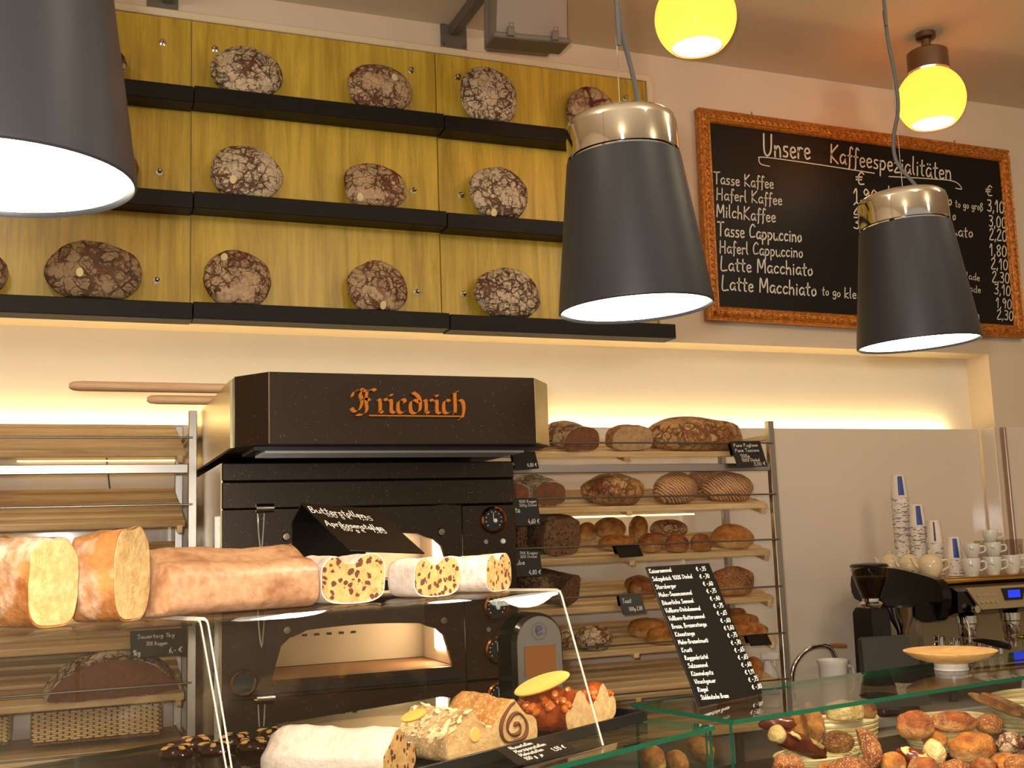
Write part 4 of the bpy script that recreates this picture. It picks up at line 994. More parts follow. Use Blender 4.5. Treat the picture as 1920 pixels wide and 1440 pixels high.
for k, (a, b_, c_, d_, lf_, lb) in enumerate([(1352, 1408, 1142, 1172, .06, 'short baguette end on top of the baguette pile'), (1352, 1434, 1154, 1184, .03, 'baguette in the middle of the baguette pile'), (1356, 1453, 1172, 1202, 0, 'baguette at the bottom of the baguette pile')]): rb(4, a, b_, c_, d_, 'c_gold', lb, 'baguette', asp=.34, pw=2.5, seed=k)
rb(5, 1402, 1442, 1262, 1302, 'c_gold', 'golden roll on the sixth rack shelf beside the price board', asp=.8)
# half rye loaf on the nearly empty rack
rc(4, 96, 328, 1234, 1311, .12, 'c_flour', 'b_rye', 'half of a wide floured rye loaf on the nearly empty rack', kind='lens', side=PL, rz=-87, fac=.97, seed=8)
# small price signs hooked to the rods
gs = 'small black price signs on the racks'
def tsign(label, tl, tr, bl, br, lines, Yt=3.725, Yb=3.700):
    a, b_, c_ = at(*bl, Yb), at(*br, Yb), at(*tl, Yt); o, m, W, H = sign('price_sign', label, 'sign', a, b_, c_, lines, group=gs)
    mm = MB(); mm.sheet([(H, -.002), (H+.004, -.016), (H*.55, -.022)], 0, W, .002); mm.build('hook', 'slate', o); return o
tsign('black price sign hooked before the long loaf beside the rack post', (1365, 828), (1420, 828), (1383, 876), (1440, 874), [('Pane Pugliese', .08, .78, .13, .8), ('Pane Toscano', .08, .58, .13, .8), ('500g', .2, .36, .13, .3), ('100% Dinkel', .2, .2, .12, .6), ('3,00 €', .55, .04, .13, .4)], 3.73, 3.69)
tsign('black price sign below the hood on the top rack shelf', (966, 848), (1009, 845), (967, 881), (1011, 878), [('4,00 €', .52, .12, .2, .42)])
tsign('black price sign in front of the floured rye halves', (966, 935), (1013, 933), (967, 987), (1015, 985), [('100% Roggen', .25, .84, .1, .7), ('500g Dinkel', .25, .70, .1, .7), ('ta', .06, .5, .2, .2), ('4,60 €', .5, .08, .16, .45)])
tsign('black price sign in front of the smaller grain loaf', (966, 1032), (1015, 1030), (967, 1082), (1018, 1080), [('70% Roggen', .25, .84, .1, .7), ('30% Dinkel', .25, .70, .1, .7), ('ube', .06, .45, .18, .35), ('4,80 €', .5, .08, .16, .45)])
tsign('small slanted black sign lying before the golden rolls', (1166, 1020), (1213, 1018), (1162, 1045), (1207, 1042), [], 3.74, 3.70)
tsign('black sign reading Toast on the fourth rack shelf', (1163, 1117), (1205, 1113), (1168, 1152), (1211, 1148), [('Toast', .1, .58, .24, .4), ('500g 2,80', .3, .15, .2, .6)])
tsign('black sign lying before the baguette pile', (1407, 1190), (1460, 1186), (1408, 1211), (1448, 1208), [], 3.715, 3.685)
tsign('black price sign above the half rye loaf on the nearly empty rack', (243, 1184), (346, 1180), (245, 1234), (347, 1227), [('Sauerteig 1kg', .12, .70, .16, .7), ('70% Roggen', .28, .42, .14, .4), ('1kg', .04, .08, .2, .14), ('6,- €', .7, .1, .2, .25)])
# wicker basket standing on the lowest visible rack shelf
def wicker_basket(label, px0, px1, py_t, py_b, Y):
    A = at(px0, py_b, Y); B = at(px1, py_b, Y); T = at(px0, py_t, Y); W = B.x-A.x; H = T.z-A.z; o = thing('wicker_basket', label, 'basket', ((A.x+B.x)/2, Y+.14, A.z)); dpt = .26
    def ringpts(e, z, ph=0, n=72, wv=.004):
        P = []; per = 2*(W+dpt)
        for k in range(n):
            s = per*k/n
            if s < W: q, nn = (-W/2+s, -dpt/2), (0, -1)
            elif s < W+dpt: q, nn = (W/2, -dpt/2+s-W), (1, 0)
            elif s < 2*W+dpt: q, nn = (W/2-(s-W-dpt), dpt/2), (0, 1)
            else: q, nn = (-W/2, dpt/2-(s-2*W-dpt)), (-1, 0)
            a = wv*(1 if (k+ph) % 2 else -1); P.append((q[0]+nn[0]*a, q[1]+nn[1]*a, z))
        return P
    m = MB(); n = 13
    for r in range(n): m.tube(ringpts(0, .012+r*(H-.03)/n, r), .0036, 5, closed=True)
    m.build('woven_strands', 'cane', o, kind='stuff')
    m = MB()
    for (x, y, z) in ringpts(0, 0, wv=0): m.cyl((x, y, 0), (x, y, H-.01), .0032, 5)
    m.build('stakes', 'wickerdark', o, kind='stuff'); m = MB(); m.tube(ringpts(0, H-.008, n=40, wv=0), .008, 8, closed=True); m.build('rim', 'wickerdark', o); m = MB(); m.box((0, 0, .003), (W, dpt, .006)); m.build('bottom', 'wickerdark', o); return o
struct('floor_shelf', MB().box((-.2, 3.985, at(200, 1401, 3.85).z-.012), (1.16, .40, .022)), 'slat')
bb = bpy.data.objects['floor_shelf']; bb.name = 'bottom_board'; del bb['kind']; bb.parent = rackL; bb.location = -rackL.location
wicker_basket('brown wicker basket under the half rye loaf', 60, 300, 1326, 1400, 3.86)
wicker_basket('brown wicker basket next to the one under the half rye loaf', -150, 12, 1346, 1412, 3.86)

# ================================================================ left counter with acrylic guards
ZT = 1.2; E0 = Vector((1.289, 2.123, 0)); A0 = R_(24.2); U0 = Vector((math.cos(A0), math.sin(A0), 0)); N0 = Vector((-math.sin(A0), math.cos(A0), 0))
def loc0(x, y, z): return E0+U0*x+N0*y+Vector((0, 0, z))
def slab(mb, x0, x1, y0, y1, z0, z1):   # faces: big ones index 0, edges index 1
    mb.mat(0); mb.add([(x0, y0, z1), (x1, y0, z1), (x1, y1, z1), (x0, y1, z1), (x0, y0, z0), (x1, y0, z0), (x1, y1, z0), (x0, y1, z0)], [(0, 1, 2, 3), (7, 6, 5, 4)])
    mb.mat(1); mb.add([(x0, y0, z1), (x1, y0, z1), (x1, y1, z1), (x0, y1, z1), (x0, y0, z0), (x1, y0, z0), (x1, y1, z0), (x0, y1, z0)], [(4, 5, 1, 0), (5, 6, 2, 1), (6, 7, 3, 2), (7, 4, 0, 3)]); return mb
def vslab(mb, a, b, z0, z1, t):
    """vertical pane from a to b (2D), big faces index 0, edges 1"""
    a, b = Vector(a), Vector(b); d = (b-a).normalized(); n = Vector((-d.y, d.x))*t/2; c = [a-n, b-n, b+n, a+n]; vs = [(p.x, p.y, z0) for p in c]+[(p.x, p.y, z1) for p in c]
    mb.mat(0); mb.add(vs, [(0, 1, 5, 4), (2, 3, 7, 6)]); mb.mat(1); mb.add(vs, [(1, 2, 6, 5), (3, 0, 4, 7), (4, 5, 6, 7), (3, 2, 1, 0)]); return mb
def case(label, E, ang, x0, x1, dep, zdeck, zbase, group=None):
    o = thing('glass_counter', label, 'counter', E, (0, 0, ang)); GE = ['glass', 'glassedge']
    slab(MB(), x0, x1, 0, dep, ZT-.010, ZT).build('glass_top', GE, o, smooth=0)
    vslab(MB(), (x0, .010), (x1-.004, .010), zbase+.002, ZT-.0105, .008).build('front_glass', GE, o, smooth=0)
    for x in ((x1-.008,) if x0 < -1 else (x0+.008,)): vslab(MB(), (x, .018), (x, dep-.01), zbase+.002, ZT-.0105, .008).build('end_glass', GE, o, smooth=0)
    m = MB(); m.box(((x0+x1)/2, dep/2+.0, zbase/2), (x1-x0-.02, dep-.02, zbase), .004); m.build('base_cabinet', 'cabinet', o)
    m = MB(); m.box(((x0+x1)/2, dep/2+.02, zdeck-.009), (x1-x0-.05, dep-.07, .016), .002); m.build('deck', 'slate', o)
    for x in (x0+.05, (x0+x1)/2, x1-.05):
        m = MB(); m.box((x, dep-.04, (zbase+zdeck)/2-.01), (.02, .02, zdeck-zbase-.03)); m.build('deck_support', 'steel', o)
    return o
caseL = case('glass counter carrying the acrylic guards and the stollen tray', E0, A0, -2.6, 0, .86, 1.06, .80)
P0 = Vector((1.358, 2.16, 0)); A1 = R_(10.2)
caseR = case('glass counter with the bread roll baskets inside', P0, A1, 0, 2.3, .36, 1.02, .80)
claim(caseL); claim(caseR)
def loc1(x, y, z): return P0+Vector((math.cos(A1), math.sin(A1), 0))*x+Vector((-math.sin(A1), math.cos(A1), 0))*y+Vector((0, 0, z))
ZA = 1.5
def guard(label, x0, x1, yt=.136):
    o = thing('acrylic_guard', label, 'sneeze guard', E0, (0, 0, A0), 'bent acrylic guards on the counter'); t = .005
    def bent(path, nm):
        mb = MB(); pts = [Vector((0, a, b)) for a, b in path]; nr = []
        for i in range(len(pts)):
            a = pts[max(i-1, 0)]; b = pts[min(i+1, len(pts)-1)]; d = (b-a).normalized(); nr.append(Vector((0, -d.z, d.y)))
        up_ = [pts[i]+nr[i]*t/2 for i in range(len(pts))]; dn = [pts[i]-nr[i]*t/2 for i in range(len(pts))]; n = len(pts)
        vs = [(x, p.y, p.z) for x in (x0, x1) for p in up_+dn]; mb.mat(0)
        for i in range(n-1): mb.add(vs, []) if False else None
        big = [(i, i+1, 2*n+i+1, 2*n+i) for i in range(n-1)]+[(n+i+1, n+i, 3*n+i, 3*n+i+1) for i in range(n-1)]
        ed = [(i+1, i, n+i, n+i+1) for i in range(n-1)]+[(2*n+i, 2*n+i+1, 3*n+i+1, 3*n+i) for i in range(n-1)]+[(0, 2*n, 3*n, n), (n-1, 2*n-1, 4*n-1, 3*n-1)]
        mb.add(vs, big); o_ = len(mb.f); mb.mat(1); mb.f += [list(f) for f in ed]; mb.m += [1]*len(ed); return mb.build(nm, ['acrylic', 'acryledge'], o, smooth=35)
    bent([(.04, ZT+.003), (yt-.004, ZA-.012), (yt, ZA-.004), (yt+.008, ZA-.0005), (yt+.42, ZA-.0005)], 'front_sheet')
    mb = MB(); mb.box(((x0+x1)/2, yt+.42, (ZT+ZA)/2-.002), (x1-x0, .005, ZA-ZT-.006)); mb.build('back_sheet', 'acrylic', o, smooth=0); return o
guard('bent clear acrylic guard over the stollen tray', -1.127, -.322)
guard('bent clear acrylic guard under the two tall cut cakes', -2.25, -1.134, .145)
def on_guard(px, off):   # ground point on the guard top, off behind its front bend
    S = loc0(0, .14+off, 0); d = ray(px, 1100); a, b = U0.x, -d.x; c_, e = U0.y, -d.y; det = a*e-b*c_; rx_, ry_ = CAM.x-S.x, CAM.y-S.y; s = (rx_*e-b*ry_)/det; q = S+U0*s; return Vector((q.x, q.y, ZA+.003))
def gl(px, off, hd, L, W, H, kind, crustm, crumbm, label, name='stollen', cut=(0, 1), group=None, seed=0, amp=.03, er=.22):
    F = on_guard(px, off); d = Vector((math.cos(R_(hd)), math.sin(R_(hd)), 0)); return loaf(name, label, 'cake', kind, L, W, H, crustm, crumbm, cut, F-d*L/2, R_(hd), seed, amp, er, group)
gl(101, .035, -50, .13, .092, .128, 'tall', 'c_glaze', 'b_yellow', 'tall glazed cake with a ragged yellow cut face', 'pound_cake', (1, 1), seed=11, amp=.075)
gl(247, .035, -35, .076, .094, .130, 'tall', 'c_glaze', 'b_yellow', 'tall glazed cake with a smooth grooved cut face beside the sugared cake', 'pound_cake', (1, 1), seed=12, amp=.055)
F = on_guard(428, .085); loaf('long_cake', 'long uncut sugared cake with two ridges on the acrylic guard', 'cake', 'step', .30, .135, .104, 'c_sugar', None, (0, 0), F, R_(20), 13, .03, .08)
gl(664, .03, -74, .115, .128, .083, 'heart', 'c_powder', 'b_stollen', 'icing-sugared stollen with raisins, next to the long sugared cake', seed=14, amp=.04, group='raisin stollen on the acrylic guard')
gl(820, .035, -62, .085, .120, .074, 'heart', 'c_powder', 'b_stollen', 'icing-sugared stollen in the middle of three with raisins', seed=15, amp=.04, group='raisin stollen on the acrylic guard')
gl(936, .045, -46, .115, .118, .074, 'heart', 'c_powder2', 'b_stollen', 'thinly sugared raisin stollen nearest the oven gauge', seed=16, amp=.04, group='raisin stollen on the acrylic guard')
# folded Butterstollen sign behind the stollen
bl, br = at(657, 1032, 2.08), at(797, 1037, 2.165); tl = perp_pt(bl, br, 565, 943)
so, sm, sW, sH = sign('price_sign', 'folded black price sign reading Butterstollen behind the stollen', 'sign', bl, br, tl, [])
def suv(px, py): d = ray(px, py); n = sm.to_3x3() @ Vector((0, 0, 1)); t = (sm.translation-CAM).dot(n)/d.dot(n); return sm.inverted() @ (CAM+d*t)
m = MB()
for k, (t, a, b_, c_) in enumerate([('Butterstollen', (584, 961), (688, 972), (574, 946)), ('100 g €', (613, 969), (662, 974), (606, 961)), ('1,35', (673, 974), (702, 977), (667, 964)), ('Aprikosenstollen', (613, 986), (722, 995), (604, 973)), ('100 g €', (643, 995), (688, 999), (637, 987)), ('1,85', (700, 998), (728, 1001), (694, 989))]):
    p = suv(*a); q = suv(*b_); r_ = suv(*c_); v = q-p; scribble(m, t, 0, 0, (r_-p).length*.75, .11, .12, seed=k, wmax=v.length, X=Matrix.Translation((p.x, p.y, 0)) @ rotz(math.atan2(v.y, v.x)))
m.build('lettering', 'marker', so, smooth=0)
# back leg of the folded sheet, down to the guard top
inv = sm.inverted(); topl = sm @ Vector((0, sH, -.0015)); topr = sm @ Vector((sW, sH, -.0015)); bk = Vector((-.01, .05, 0)); zl = ZA+.004
A_ = [topl, topl+bk+Vector((0, 0, -.035)), Vector((topl.x+bk.x, topl.y+bk.y, zl))]; B_ = [topr, topr+bk+Vector((0, 0, -.035)), Vector((topr.x+bk.x, topr.y+bk.y, zl))]
m = MB(); vs = [tuple(inv @ p) for p in A_+B_]; vs += [tuple(inv @ (p+Vector((.001, -.003, 0)))) for p in A_+B_]
m.add(vs, [(0, 1, 4, 3), (1, 2, 5, 4), (9, 10, 7, 6), (10, 11, 8, 7), (0, 6, 7, 1), (1, 7, 8, 2), (3, 4, 10, 9), (4, 5, 11, 10), (2, 8, 11, 5), (0, 3, 9, 6)]); m.build('back_leg', 'slate', so, smooth=0)

# ================================================================ tray with stollen under the guard
T0, T1 = atz(840, 1430, 1.222), atz(1214, 1334, 1.222); td = (T1-T0).normalized(); tn = Vector((-td.y, td.x, 0)); TL_ = 1.0; TW = .28
tray = thing('baking_tray', 'shallow black baking tray carrying the cut stollen', 'tray', T1-td*TL_/2+tn*TW/2-Vector((0, 0, 1.222-ZT-.001)), (0, 0, math.atan2(td.y, td.x)))
m = MB(); m.box((0, 0, .002), (TL_-.012, TW-.012, .004)); m.build('tray_floor', 'black', tray)
m = MB()
for sx in (-1, 1): m.box((sx*(TL_/2-.004), 0, .013), (.006, TW, .022), .001); m.box((0, sx*(TW/2-.004), .013), (TL_, .006, .022), .001)
m.build('rim', 'black', tray)
ZP = ZT+.006
def ts(px, py, hd, L, W, H, kind, crustm, crumbm, label, name='stollen', cut=(0, 1), seed=0, amp=.04, er=.22):
    F = atz(px, py, ZP)+N0*.024; d = Vector((math.cos(R_(hd)), math.sin(R_(hd)), 0)); return loaf(name, label, 'cake', kind, L, W, H, crustm, crumbm, cut, F-d*L/2, R_(hd), seed, amp, er)
def scatter(o, n, mat, size, seed, nm, kind='flake', zmin=.3):
    body = [c for c in COL.objects if c.parent == o and c.name.startswith('crust')][0]; rnd = random.Random(seed); vs = [v for v in body.data.vertices if v.normal.z > zmin and abs(v.normal.x) < .6]; m = MB()
    ed = list(body.data.polygons); ed = [p for p in ed if p.normal.z > zmin and abs(p.normal.x) < .7 and len(p.vertices) == 4]
    for _ in range(n):
        p = rnd.choice(ed); c = [body.data.vertices[i].co for i in p.vertices]; a, b = rnd.random(), rnd.random(); q = (c[0].lerp(c[1], a)).lerp(c[3].lerp(c[2], a), b)
        Xm = Matrix.Translation(q+p.normal*size*.12) @ p.normal.to_track_quat('Z', 'Y').to_matrix().to_4x4() @ rotz(rnd.uniform(0, 6)) @ Matrix.Rotation(rnd.uniform(-.5, .5), 4, 'X'); s = size*rnd.uniform(.7, 1.2)
        if kind == 'flake': m.lathe([(0, -.0008), (s*.5, -.0006), (s*.5, .0006), (0, .0009)], 8, Xm, 1.3, .8)
        else: m.lathe([(0, -s*.4), (s*.4, -s*.25), (s*.5, 0), (s*.35, s*.3), (0, s*.4)], 8, Xm, 1.2, .85)
    return m.build(nm, mat, o, kind='stuff')
ts(768, 1462, -40, .26, .135, .085, 'peak', 'c_powder', 'b_stollen', 'long stollen white with icing sugar at the end of the tray', seed=21, amp=.05)
fs_ = ts(905, 1432, -66, .17, .125, .092, 'peak', 'c_flakes', 'b_marzipan', 'stollen covered in almond flakes with a marzipan core', seed=22, amp=.05)
scatter(fs_, 170, 'flake', .0115, 3, 'almond_flakes')
ms_ = ts(984, 1408, -66, .18, .125, .098, 'peak', 'c_crumble', 'b_marzipan', 'sugar-crusted stollen with a poppy seed swirl', seed=23, amp=.05)
ns_ = ts(1108, 1376, -58, .15, .115, .092, 'peak', 'c_glaze2', 'b_marzipan', 'glazed nut-topped stollen between the swirl stollen and the tray end', seed=24, amp=.07)
scatter(ns_, 40, 'c_nut', .018, 5, 'glazed_nuts', 'nut')
n2_ = ts(1150, 1356, -58, .05, .095, .085, 'peak', 'c_glaze2', 'b_marzipan', 'short glazed nut stollen end piece at the corner of the tray', seed=25, amp=.07)
scatter(n2_, 14, 'c_nut', .018, 6, 'glazed_nuts', 'nut')
# swirl and marzipan core on the cut faces
m = MB(); P = []
for k in range(60):
    t = k/59; a = -t*2*math.pi*2.1+2.2; r_ = .006+.034*t; P.append((.1825/2+.0005, r_*math.cos(a)*1.12, .040+r_*math.sin(a)*.95+.010*math.exp(-((r_*math.cos(a))/.02)**2)*t))
m.tube(P, [.0035+.0012*math.sin(k*.5) for k in range(60)], 6, sq=1.); m.build('poppy_swirl', 'poppy', ms_)
m = MB(); m.lathe([(0, .0035), (.012, .003), (.0135, 0)], 20, TR((.0855, .004, .048), 0, 0, R_(90))); m.build('marzipan_core', 'marzipan', fs_)
# oval wooden picks
def pick(label, a, b, D, wd):
    A, B = atd(*a, D), atd(*b, D); d = B-A; Lh = d.length; x = d.normalized(); z = (CAM-A).normalized(); z = (z-x*z.dot(x)).normalized(); z = (z+Vector((0, 0, .9))).normalized(); z = (z-x*z.dot(x)).normalized(); y = z.cross(x)
    X = Matrix((x, y, z)).transposed().to_4x4(); X.translation = (A+B)/2; m = MB(); m.lathe([(0, -.003), (Lh/2*.96, -.0025), (Lh/2, 0), (Lh/2*.96, .0025), (0, .003)], 36, None, 1., wd); o = m.build('wooden_pick', 'tagwood'); o.matrix_world = X; return tag(o, label, 'wooden pick', 'oval wooden picks')
pick('long oval wooden pick stuck into the glazed nut stollen', (964, 1300), (1068, 1263), 2.33, .34)
pick('small oval wooden pick lying on the almond flake stollen', (752, 1350), (800, 1334), 2.03, .45)
# sign on the tray
bl, br = atz(988, 1436, ZT+.004)+N0*.02, atz(1094, 1405, ZT+.004)+N0*.02; tl = perp_pt(bl, br, 931, 1405)
so2, sm2, w2, h2 = sign('price_sign', 'black price sign reading Nussstollen leaning before the tray', 'sign', bl, br, tl, [('Nussstollen', .16, .78, .17, .6), ('Marzipanstollen', .16, .55, .17, .72), ('Mohnstollen', .16, .32, .17, .6), ('100 g  je', .16, .08, .17, .4), ('1,55 €', .66, .14, .19, .3)], wdt=.13)
# scale display with the round e emblem
p = atd(1000, 1230, 2.70); dv = thing('scale_display', 'grey and black arched scale display with a round e emblem', 'display', (p.x, p.y, ZT+.001), (0, 0, R_(6)))
wd, hh = .140, 1.6-(1147-1013)/2100*2.70-ZT
def archp(w_, h_, b=0., n=18): return [(-w_/2, b)]+[(w_/2, b)]+[(w_/2*math.cos(R_(180*k/n)), h_-w_/2+w_/2*math.sin(R_(180*k/n))) for k in range(n+1)]
def arch_part(nm, w_, h_, b, y0, y1, mt, par, rd=0.):
    a = archp(w_, h_, b); m = MB(); R1 = [(x, y1, z_) for x, z_ in a]; R0 = [(x, y0, z_) for x, z_ in a]; 
    if rd: a2 = archp(w_-2*rd, h_-rd, b); m.loft([[(x, y1, z_) for x, z_ in a], [(x, y0+rd, z_) for x, z_ in a], [(x, y0, z_) for x, z_ in a2]])
    else: m.loft([R1, R0])
    return m.build(nm, mt, par)
arch_part('case', wd, hh, 0, -.03, .05, 'glossblack', dv, .010); arch_part('face', wd*.86, hh-.008, .01, -.0335, -.029, 'steel', dv)
m = MB(); m.box((0, -.0345, hh-.112), (wd*.60, .003, .072)); m.build('screen', boardmat('amber lcd', '#5e3a1e', .3), dv, smooth=0)
m = MB(); m.X = TR((-.010, -.0345, hh-.052), 0, R_(90)); scribble(m, 'e', .001, 0, .040, .13, 0, 0); m.X = TR((0, -.0345, hh-.043), 0, R_(90))
for k in range(20): a = R_(k*18); m.box((.0195*math.cos(a), .0195*math.sin(a), .0003), (.0022, .0022, .0006))
m.build('emblem', 'darkprint', dv, smooth=0)
# chocolate almond biscuits at the near side of the counter
def biscuit(px, D, label):
    q = atd(px, 1436, D); o = thing('almond_biscuit', label, 'biscuit', (q.x, q.y, ZT+.001), (0, 0, px*.1), 'chocolate almond biscuits on the counter')
    m = MB(); m.lathe([(0, .0), (.031, 0), (.034, .008), (.030, .018), (.02, .024), (0, .026)], 24); m.build('biscuit_body', 'choc', o)
    for k in range(4):
        a = k*math.pi/2+.4; m = MB(); m.lathe([(0, -.005), (.005, -.003), (.0075, 0), (.005, .004), (0, .005)], 10, TR((.019*math.cos(a), .019*math.sin(a), .0212), a, 0, 0), 1.9, .9); m.build('almond', 'almond', o)
for k, (px, D) in enumerate([(330, 2.20), (402, 2.22), (474, 2.24), (546, 2.30), (440, 2.31), (366, 2.29), (510, 2.36)]): biscuit(px, D, 'dark chocolate biscuit studded with almonds on the glass counter')

# ================================================================ tall price board on the right counter
bl, br = atz(1312, 1325, ZT+.004), atz(1430, 1300, ZT+.004); tl = perp_pt(bl, br, 1211, 1063)
bo, bm, bW, bH = sign('price_board', 'tall black price board leaning back on the roll counter', 'sign', bl, br, tl, [], .004)
def puv(px, py): d = ray(px, py); n = bm.to_3x3() @ Vector((0, 0, 1)); t = (bm.translation-CAM).dot(n)/d.dot(n); return bm.inverted() @ (CAM+d*t)
rows = ['Kaisersemmel', 'Salzgebäck 100% Dinkel', 'Starnberger', 'Mohn-Sesamsemmel', 'Bäuerliche Semmel', 'Vollkorn-Dinkelsemmel', 'Vollkorn-Buttersemmel', 'Breze, Brezenstange', 'Käsestange', 'Mohn-Brezenknusti', 'Krusti', 'Roggenkrüstel', 'Salzsemmel', 'Kümmelspitz', 'Vinschgauer', 'Riegel', 'Süddeutsche Breze']
pr = ['-,35', '-,70', '-,60', '-,75', '-,40', '-,75', '-,65', '-,60', '1,60', '-,75', '-,70', '-,65', '-,65', '-,60', '1,11', '-,75', '-,80']
wpx = [42, 76, 42, 70, 62, 66, 68, 66, 38, 56, 20, 44, 40, 42, 40, 30, 52]; 
for k, t in enumerate(rows):
    m = MB()
    f = k/16; x0, y0 = 1218+f*97, 1075+f*237; x1, y1 = 1306+f*105, 1071+f*222
    p = puv(x0, y0); q = puv(x0+wpx[k], y0-wpx[k]*.08); v = q-p; scribble(m, t, 0, 0, bH/17*.52, .15, .1, seed=k, wmax=v.length, X=Matrix.Translation((p.x, p.y, 0)) @ rotz(math.atan2(v.y, v.x)))
    m.build('lettering', 'marker', bo, smooth=0); m = MB()
    p = puv(x1, y1); q = puv(x1+27, y1-2); scribble(m, '€ '+pr[k], p.x, p.y, bH/17*.52, .15, .1, seed=k+50, wmax=(q-p).length)
    m.build('lettering', 'marker', bo, smooth=0)
m = MB(); m.tube([bm.inverted() @ ((bm @ Vector((bW/2, bH*.72, -.004)))), bm.inverted() @ Vector(((bm @ Vector((bW/2, bH*.72, 0))).x-.0, (bm @ Vector((bW/2, bH*.72, 0))).y+.02, ZT+.004))], .004, 8); m.build('prop_leg', 'steel', bo)
# wooden plate on a foot
q = atz(1784, 1256, ZT); pl_ = thing('pedestal_plate', 'turned wooden plate on a white foot on the roll counter', 'plate', (q.x, q.y, ZT+.001)); D = (q-CAM).dot(AF); R1 = 84*D/FPX
m = MB(); m.lathe([(0, .019), (R1*.38, .019), (R1*.5, .022), (R1*.8, .034), (R1*.99, .050), (R1, .053), (R1*.97, .054), (R1*.75, .043), (R1*.4, .033), (0, .030)], 48); m.build('dish', 'plate', pl_)
m = MB(); m.lathe([(0, 0), (R1*.37, 0), (R1*.37, .006), (R1*.35, .009), (R1*.36, .012), (R1*.36, .019), (0, .019)], 36); m.build('foot', 'sheet', pl_)
# ---------------------------------------------------------------- baskets and rolls in the right case
def cane_basket(label, px, py, D, rx_, ry_, h=.085, rz=0.):
    q = atd(px, py, D); ly = lambda D_: (Matrix.Rotation(-A1, 4, 'Z') @ (atd(px, py, D_)-P0)).y
    while ly(D) < .030+ry_: D += .004
    while ly(D) > .335-ry_: D -= .004
    q = atd(px, py, D); o = thing('cane_basket', label, 'basket', (q.x, q.y, 1.021), (0, 0, rz), 'oval cane proofing baskets in the glass counter'); n = 9
    for k in range(n):
        t = k/(n-1); s = .72+.28*math.sqrt(t); m = MB(); P = [(rx_*s*math.cos(R_(a)), ry_*s*math.sin(R_(a)), .006+t*(h-.008)) for a in range(0, 360, 10)]; m.tube(P, h/n*.62, 7, closed=True); m.build('cane_coil', 'cane', o)
    m = MB(); m.lathe([(0, .002), (.7, .002), (.7, .008), (0, .008)], 32, None, rx_, ry_); m.build('basket_floor', 'cane', o); return claim(o)
cane_basket('oval cane basket holding the pretzel sticks and seeded rolls', 1530, 1395, 2.62, .120, .074, .052, A1)
cane_basket('oval cane basket with pale rolls behind the pretzel sticks', 1575, 1340, 2.86, .115, .062, .10, A1)
cane_basket('oval cane basket heaped with round brown rolls', 1775, 1390, 2.72, .135, .090, .075, A1)
cane_basket('oval cane basket holding the bread sticks', 1935, 1330, 2.96, .135, .085, .10, A1)
def rollat(px, py, D, Lm, Wm, Hm, mt, label, rz=0., rx_=0., ry_=0., name='bread_roll', seed=0, amp=.08, pw=2.1, bend=0.):
    q = atd(px, py, D); fl = .75; o = blob(Lm/2, Wm/2, Hm/2, 30, 18, pw, amp*1.7, 3.6, seed+px*.013, fl, bend, .035).build(name, mt, smooth=180); o.matrix_world = Matrix.Translation(q) @ rotz(R_(rz)) @ Matrix.Rotation(R_(ry_), 4, 'Y') @ Matrix.Rotation(R_(rx_), 4, 'X') @ Matrix.Translation((0, 0, -fl*Hm/2))
    d_ = ray(px, py); mv = []
    for s_ in (1., .9, .8, .7):
        for b_ in (0., .015, -.015, .03, -.03, .045, -.045, .06, .075, .09): mv += [(d_*b_, s_), (d_*b_+Vector((0, 0, .012)), s_), (d_*b_+Vector((.012, 0, 0)), s_), (d_*b_-Vector((.012, 0, 0)), s_)]
    settle(o, mv); return tag(o, label, 'bread roll', 'rolls in the glass counter')
def split_on(o, Lm, Wm, Hm):   # pale bursts of a lye stick
    for k, x in enumerate((-.18, .22)):
        m = blob(Lm*.17, Wm*.27, Hm*.12, 18, 10, 1.8, .5, 4, k, .2, 0, .1); m.build('pale_split', 'c_pale', o, (x*Lm, -Wm*.22, Hm*.66), (.5, 0, .3))
o = rollat(1502, 1408, 2.57, .165, .052, .05, 'c_lye', 'shiny dark pretzel stick with pale ends lying across the basket', 8, 0, 22, 'pretzel_stick', 1); split_on(o, .165, .052, .05)
m = blob(.016, .026, .024, 14, 10, 2., .08, 3, 2, .7); m.build('pale_end', 'c_pale', o, (-.078, 0, .004)); 
o = rollat(1458, 1366, 2.62, .085, .04, .036, 'c_lye', 'short dark lye piece at the rim of the pretzel basket', -30, name='pretzel_stick', seed=2)
o = rollat(1498, 1362, 2.66, .13, .042, .042, 'c_gold', 'golden finger roll standing behind the pretzel stick', 62, 0, -30, seed=3)
o = rollat(1526, 1362, 2.68, .13, .044, .042, 'c_gold', 'golden finger roll leaning beside the pale square roll', 66, 0, -30, seed=4)
rollat(1584, 1343, 2.80, .09, .075, .05, 'c_pale', 'pale square roll in the rear basket', 12, seed=5, pw=3.4)
rollat(1622, 1340, 2.84, .06, .06, .05, 'c_mid', 'brown roll beside the pale square roll', 12, seed=6)
rollat(1572, 1402, 2.60, .088, .07, .052, 'c_seed', 'seeded roll in the middle of the pretzel basket', 20, 0, 0, seed=7)
rollat(1634, 1404, 2.58, .10, .045, .045, 'c_seed', 'curved seeded roll standing on its end', 70, 0, -50, seed=8, bend=.012)
rollat(1598, 1440, 2.52, .12, .06, .05, 'c_seed', 'long seeded roll before the curved seeded roll', 15, seed=9)
rollat(1668, 1432, 2.56, .05, .06, .05, 'c_gold', 'small golden roll between the two front baskets', 15, seed=10)
rollat(1708, 1362, 2.70, .088, .08, .07, 'c_mid', 'round brown roll at the back rim of the heaped basket', 0, seed=11)
rollat(1778, 1354, 2.78, .13, .07, .06, 'c_mid', 'long brown roll at the back of the heaped basket', -25, seed=12)
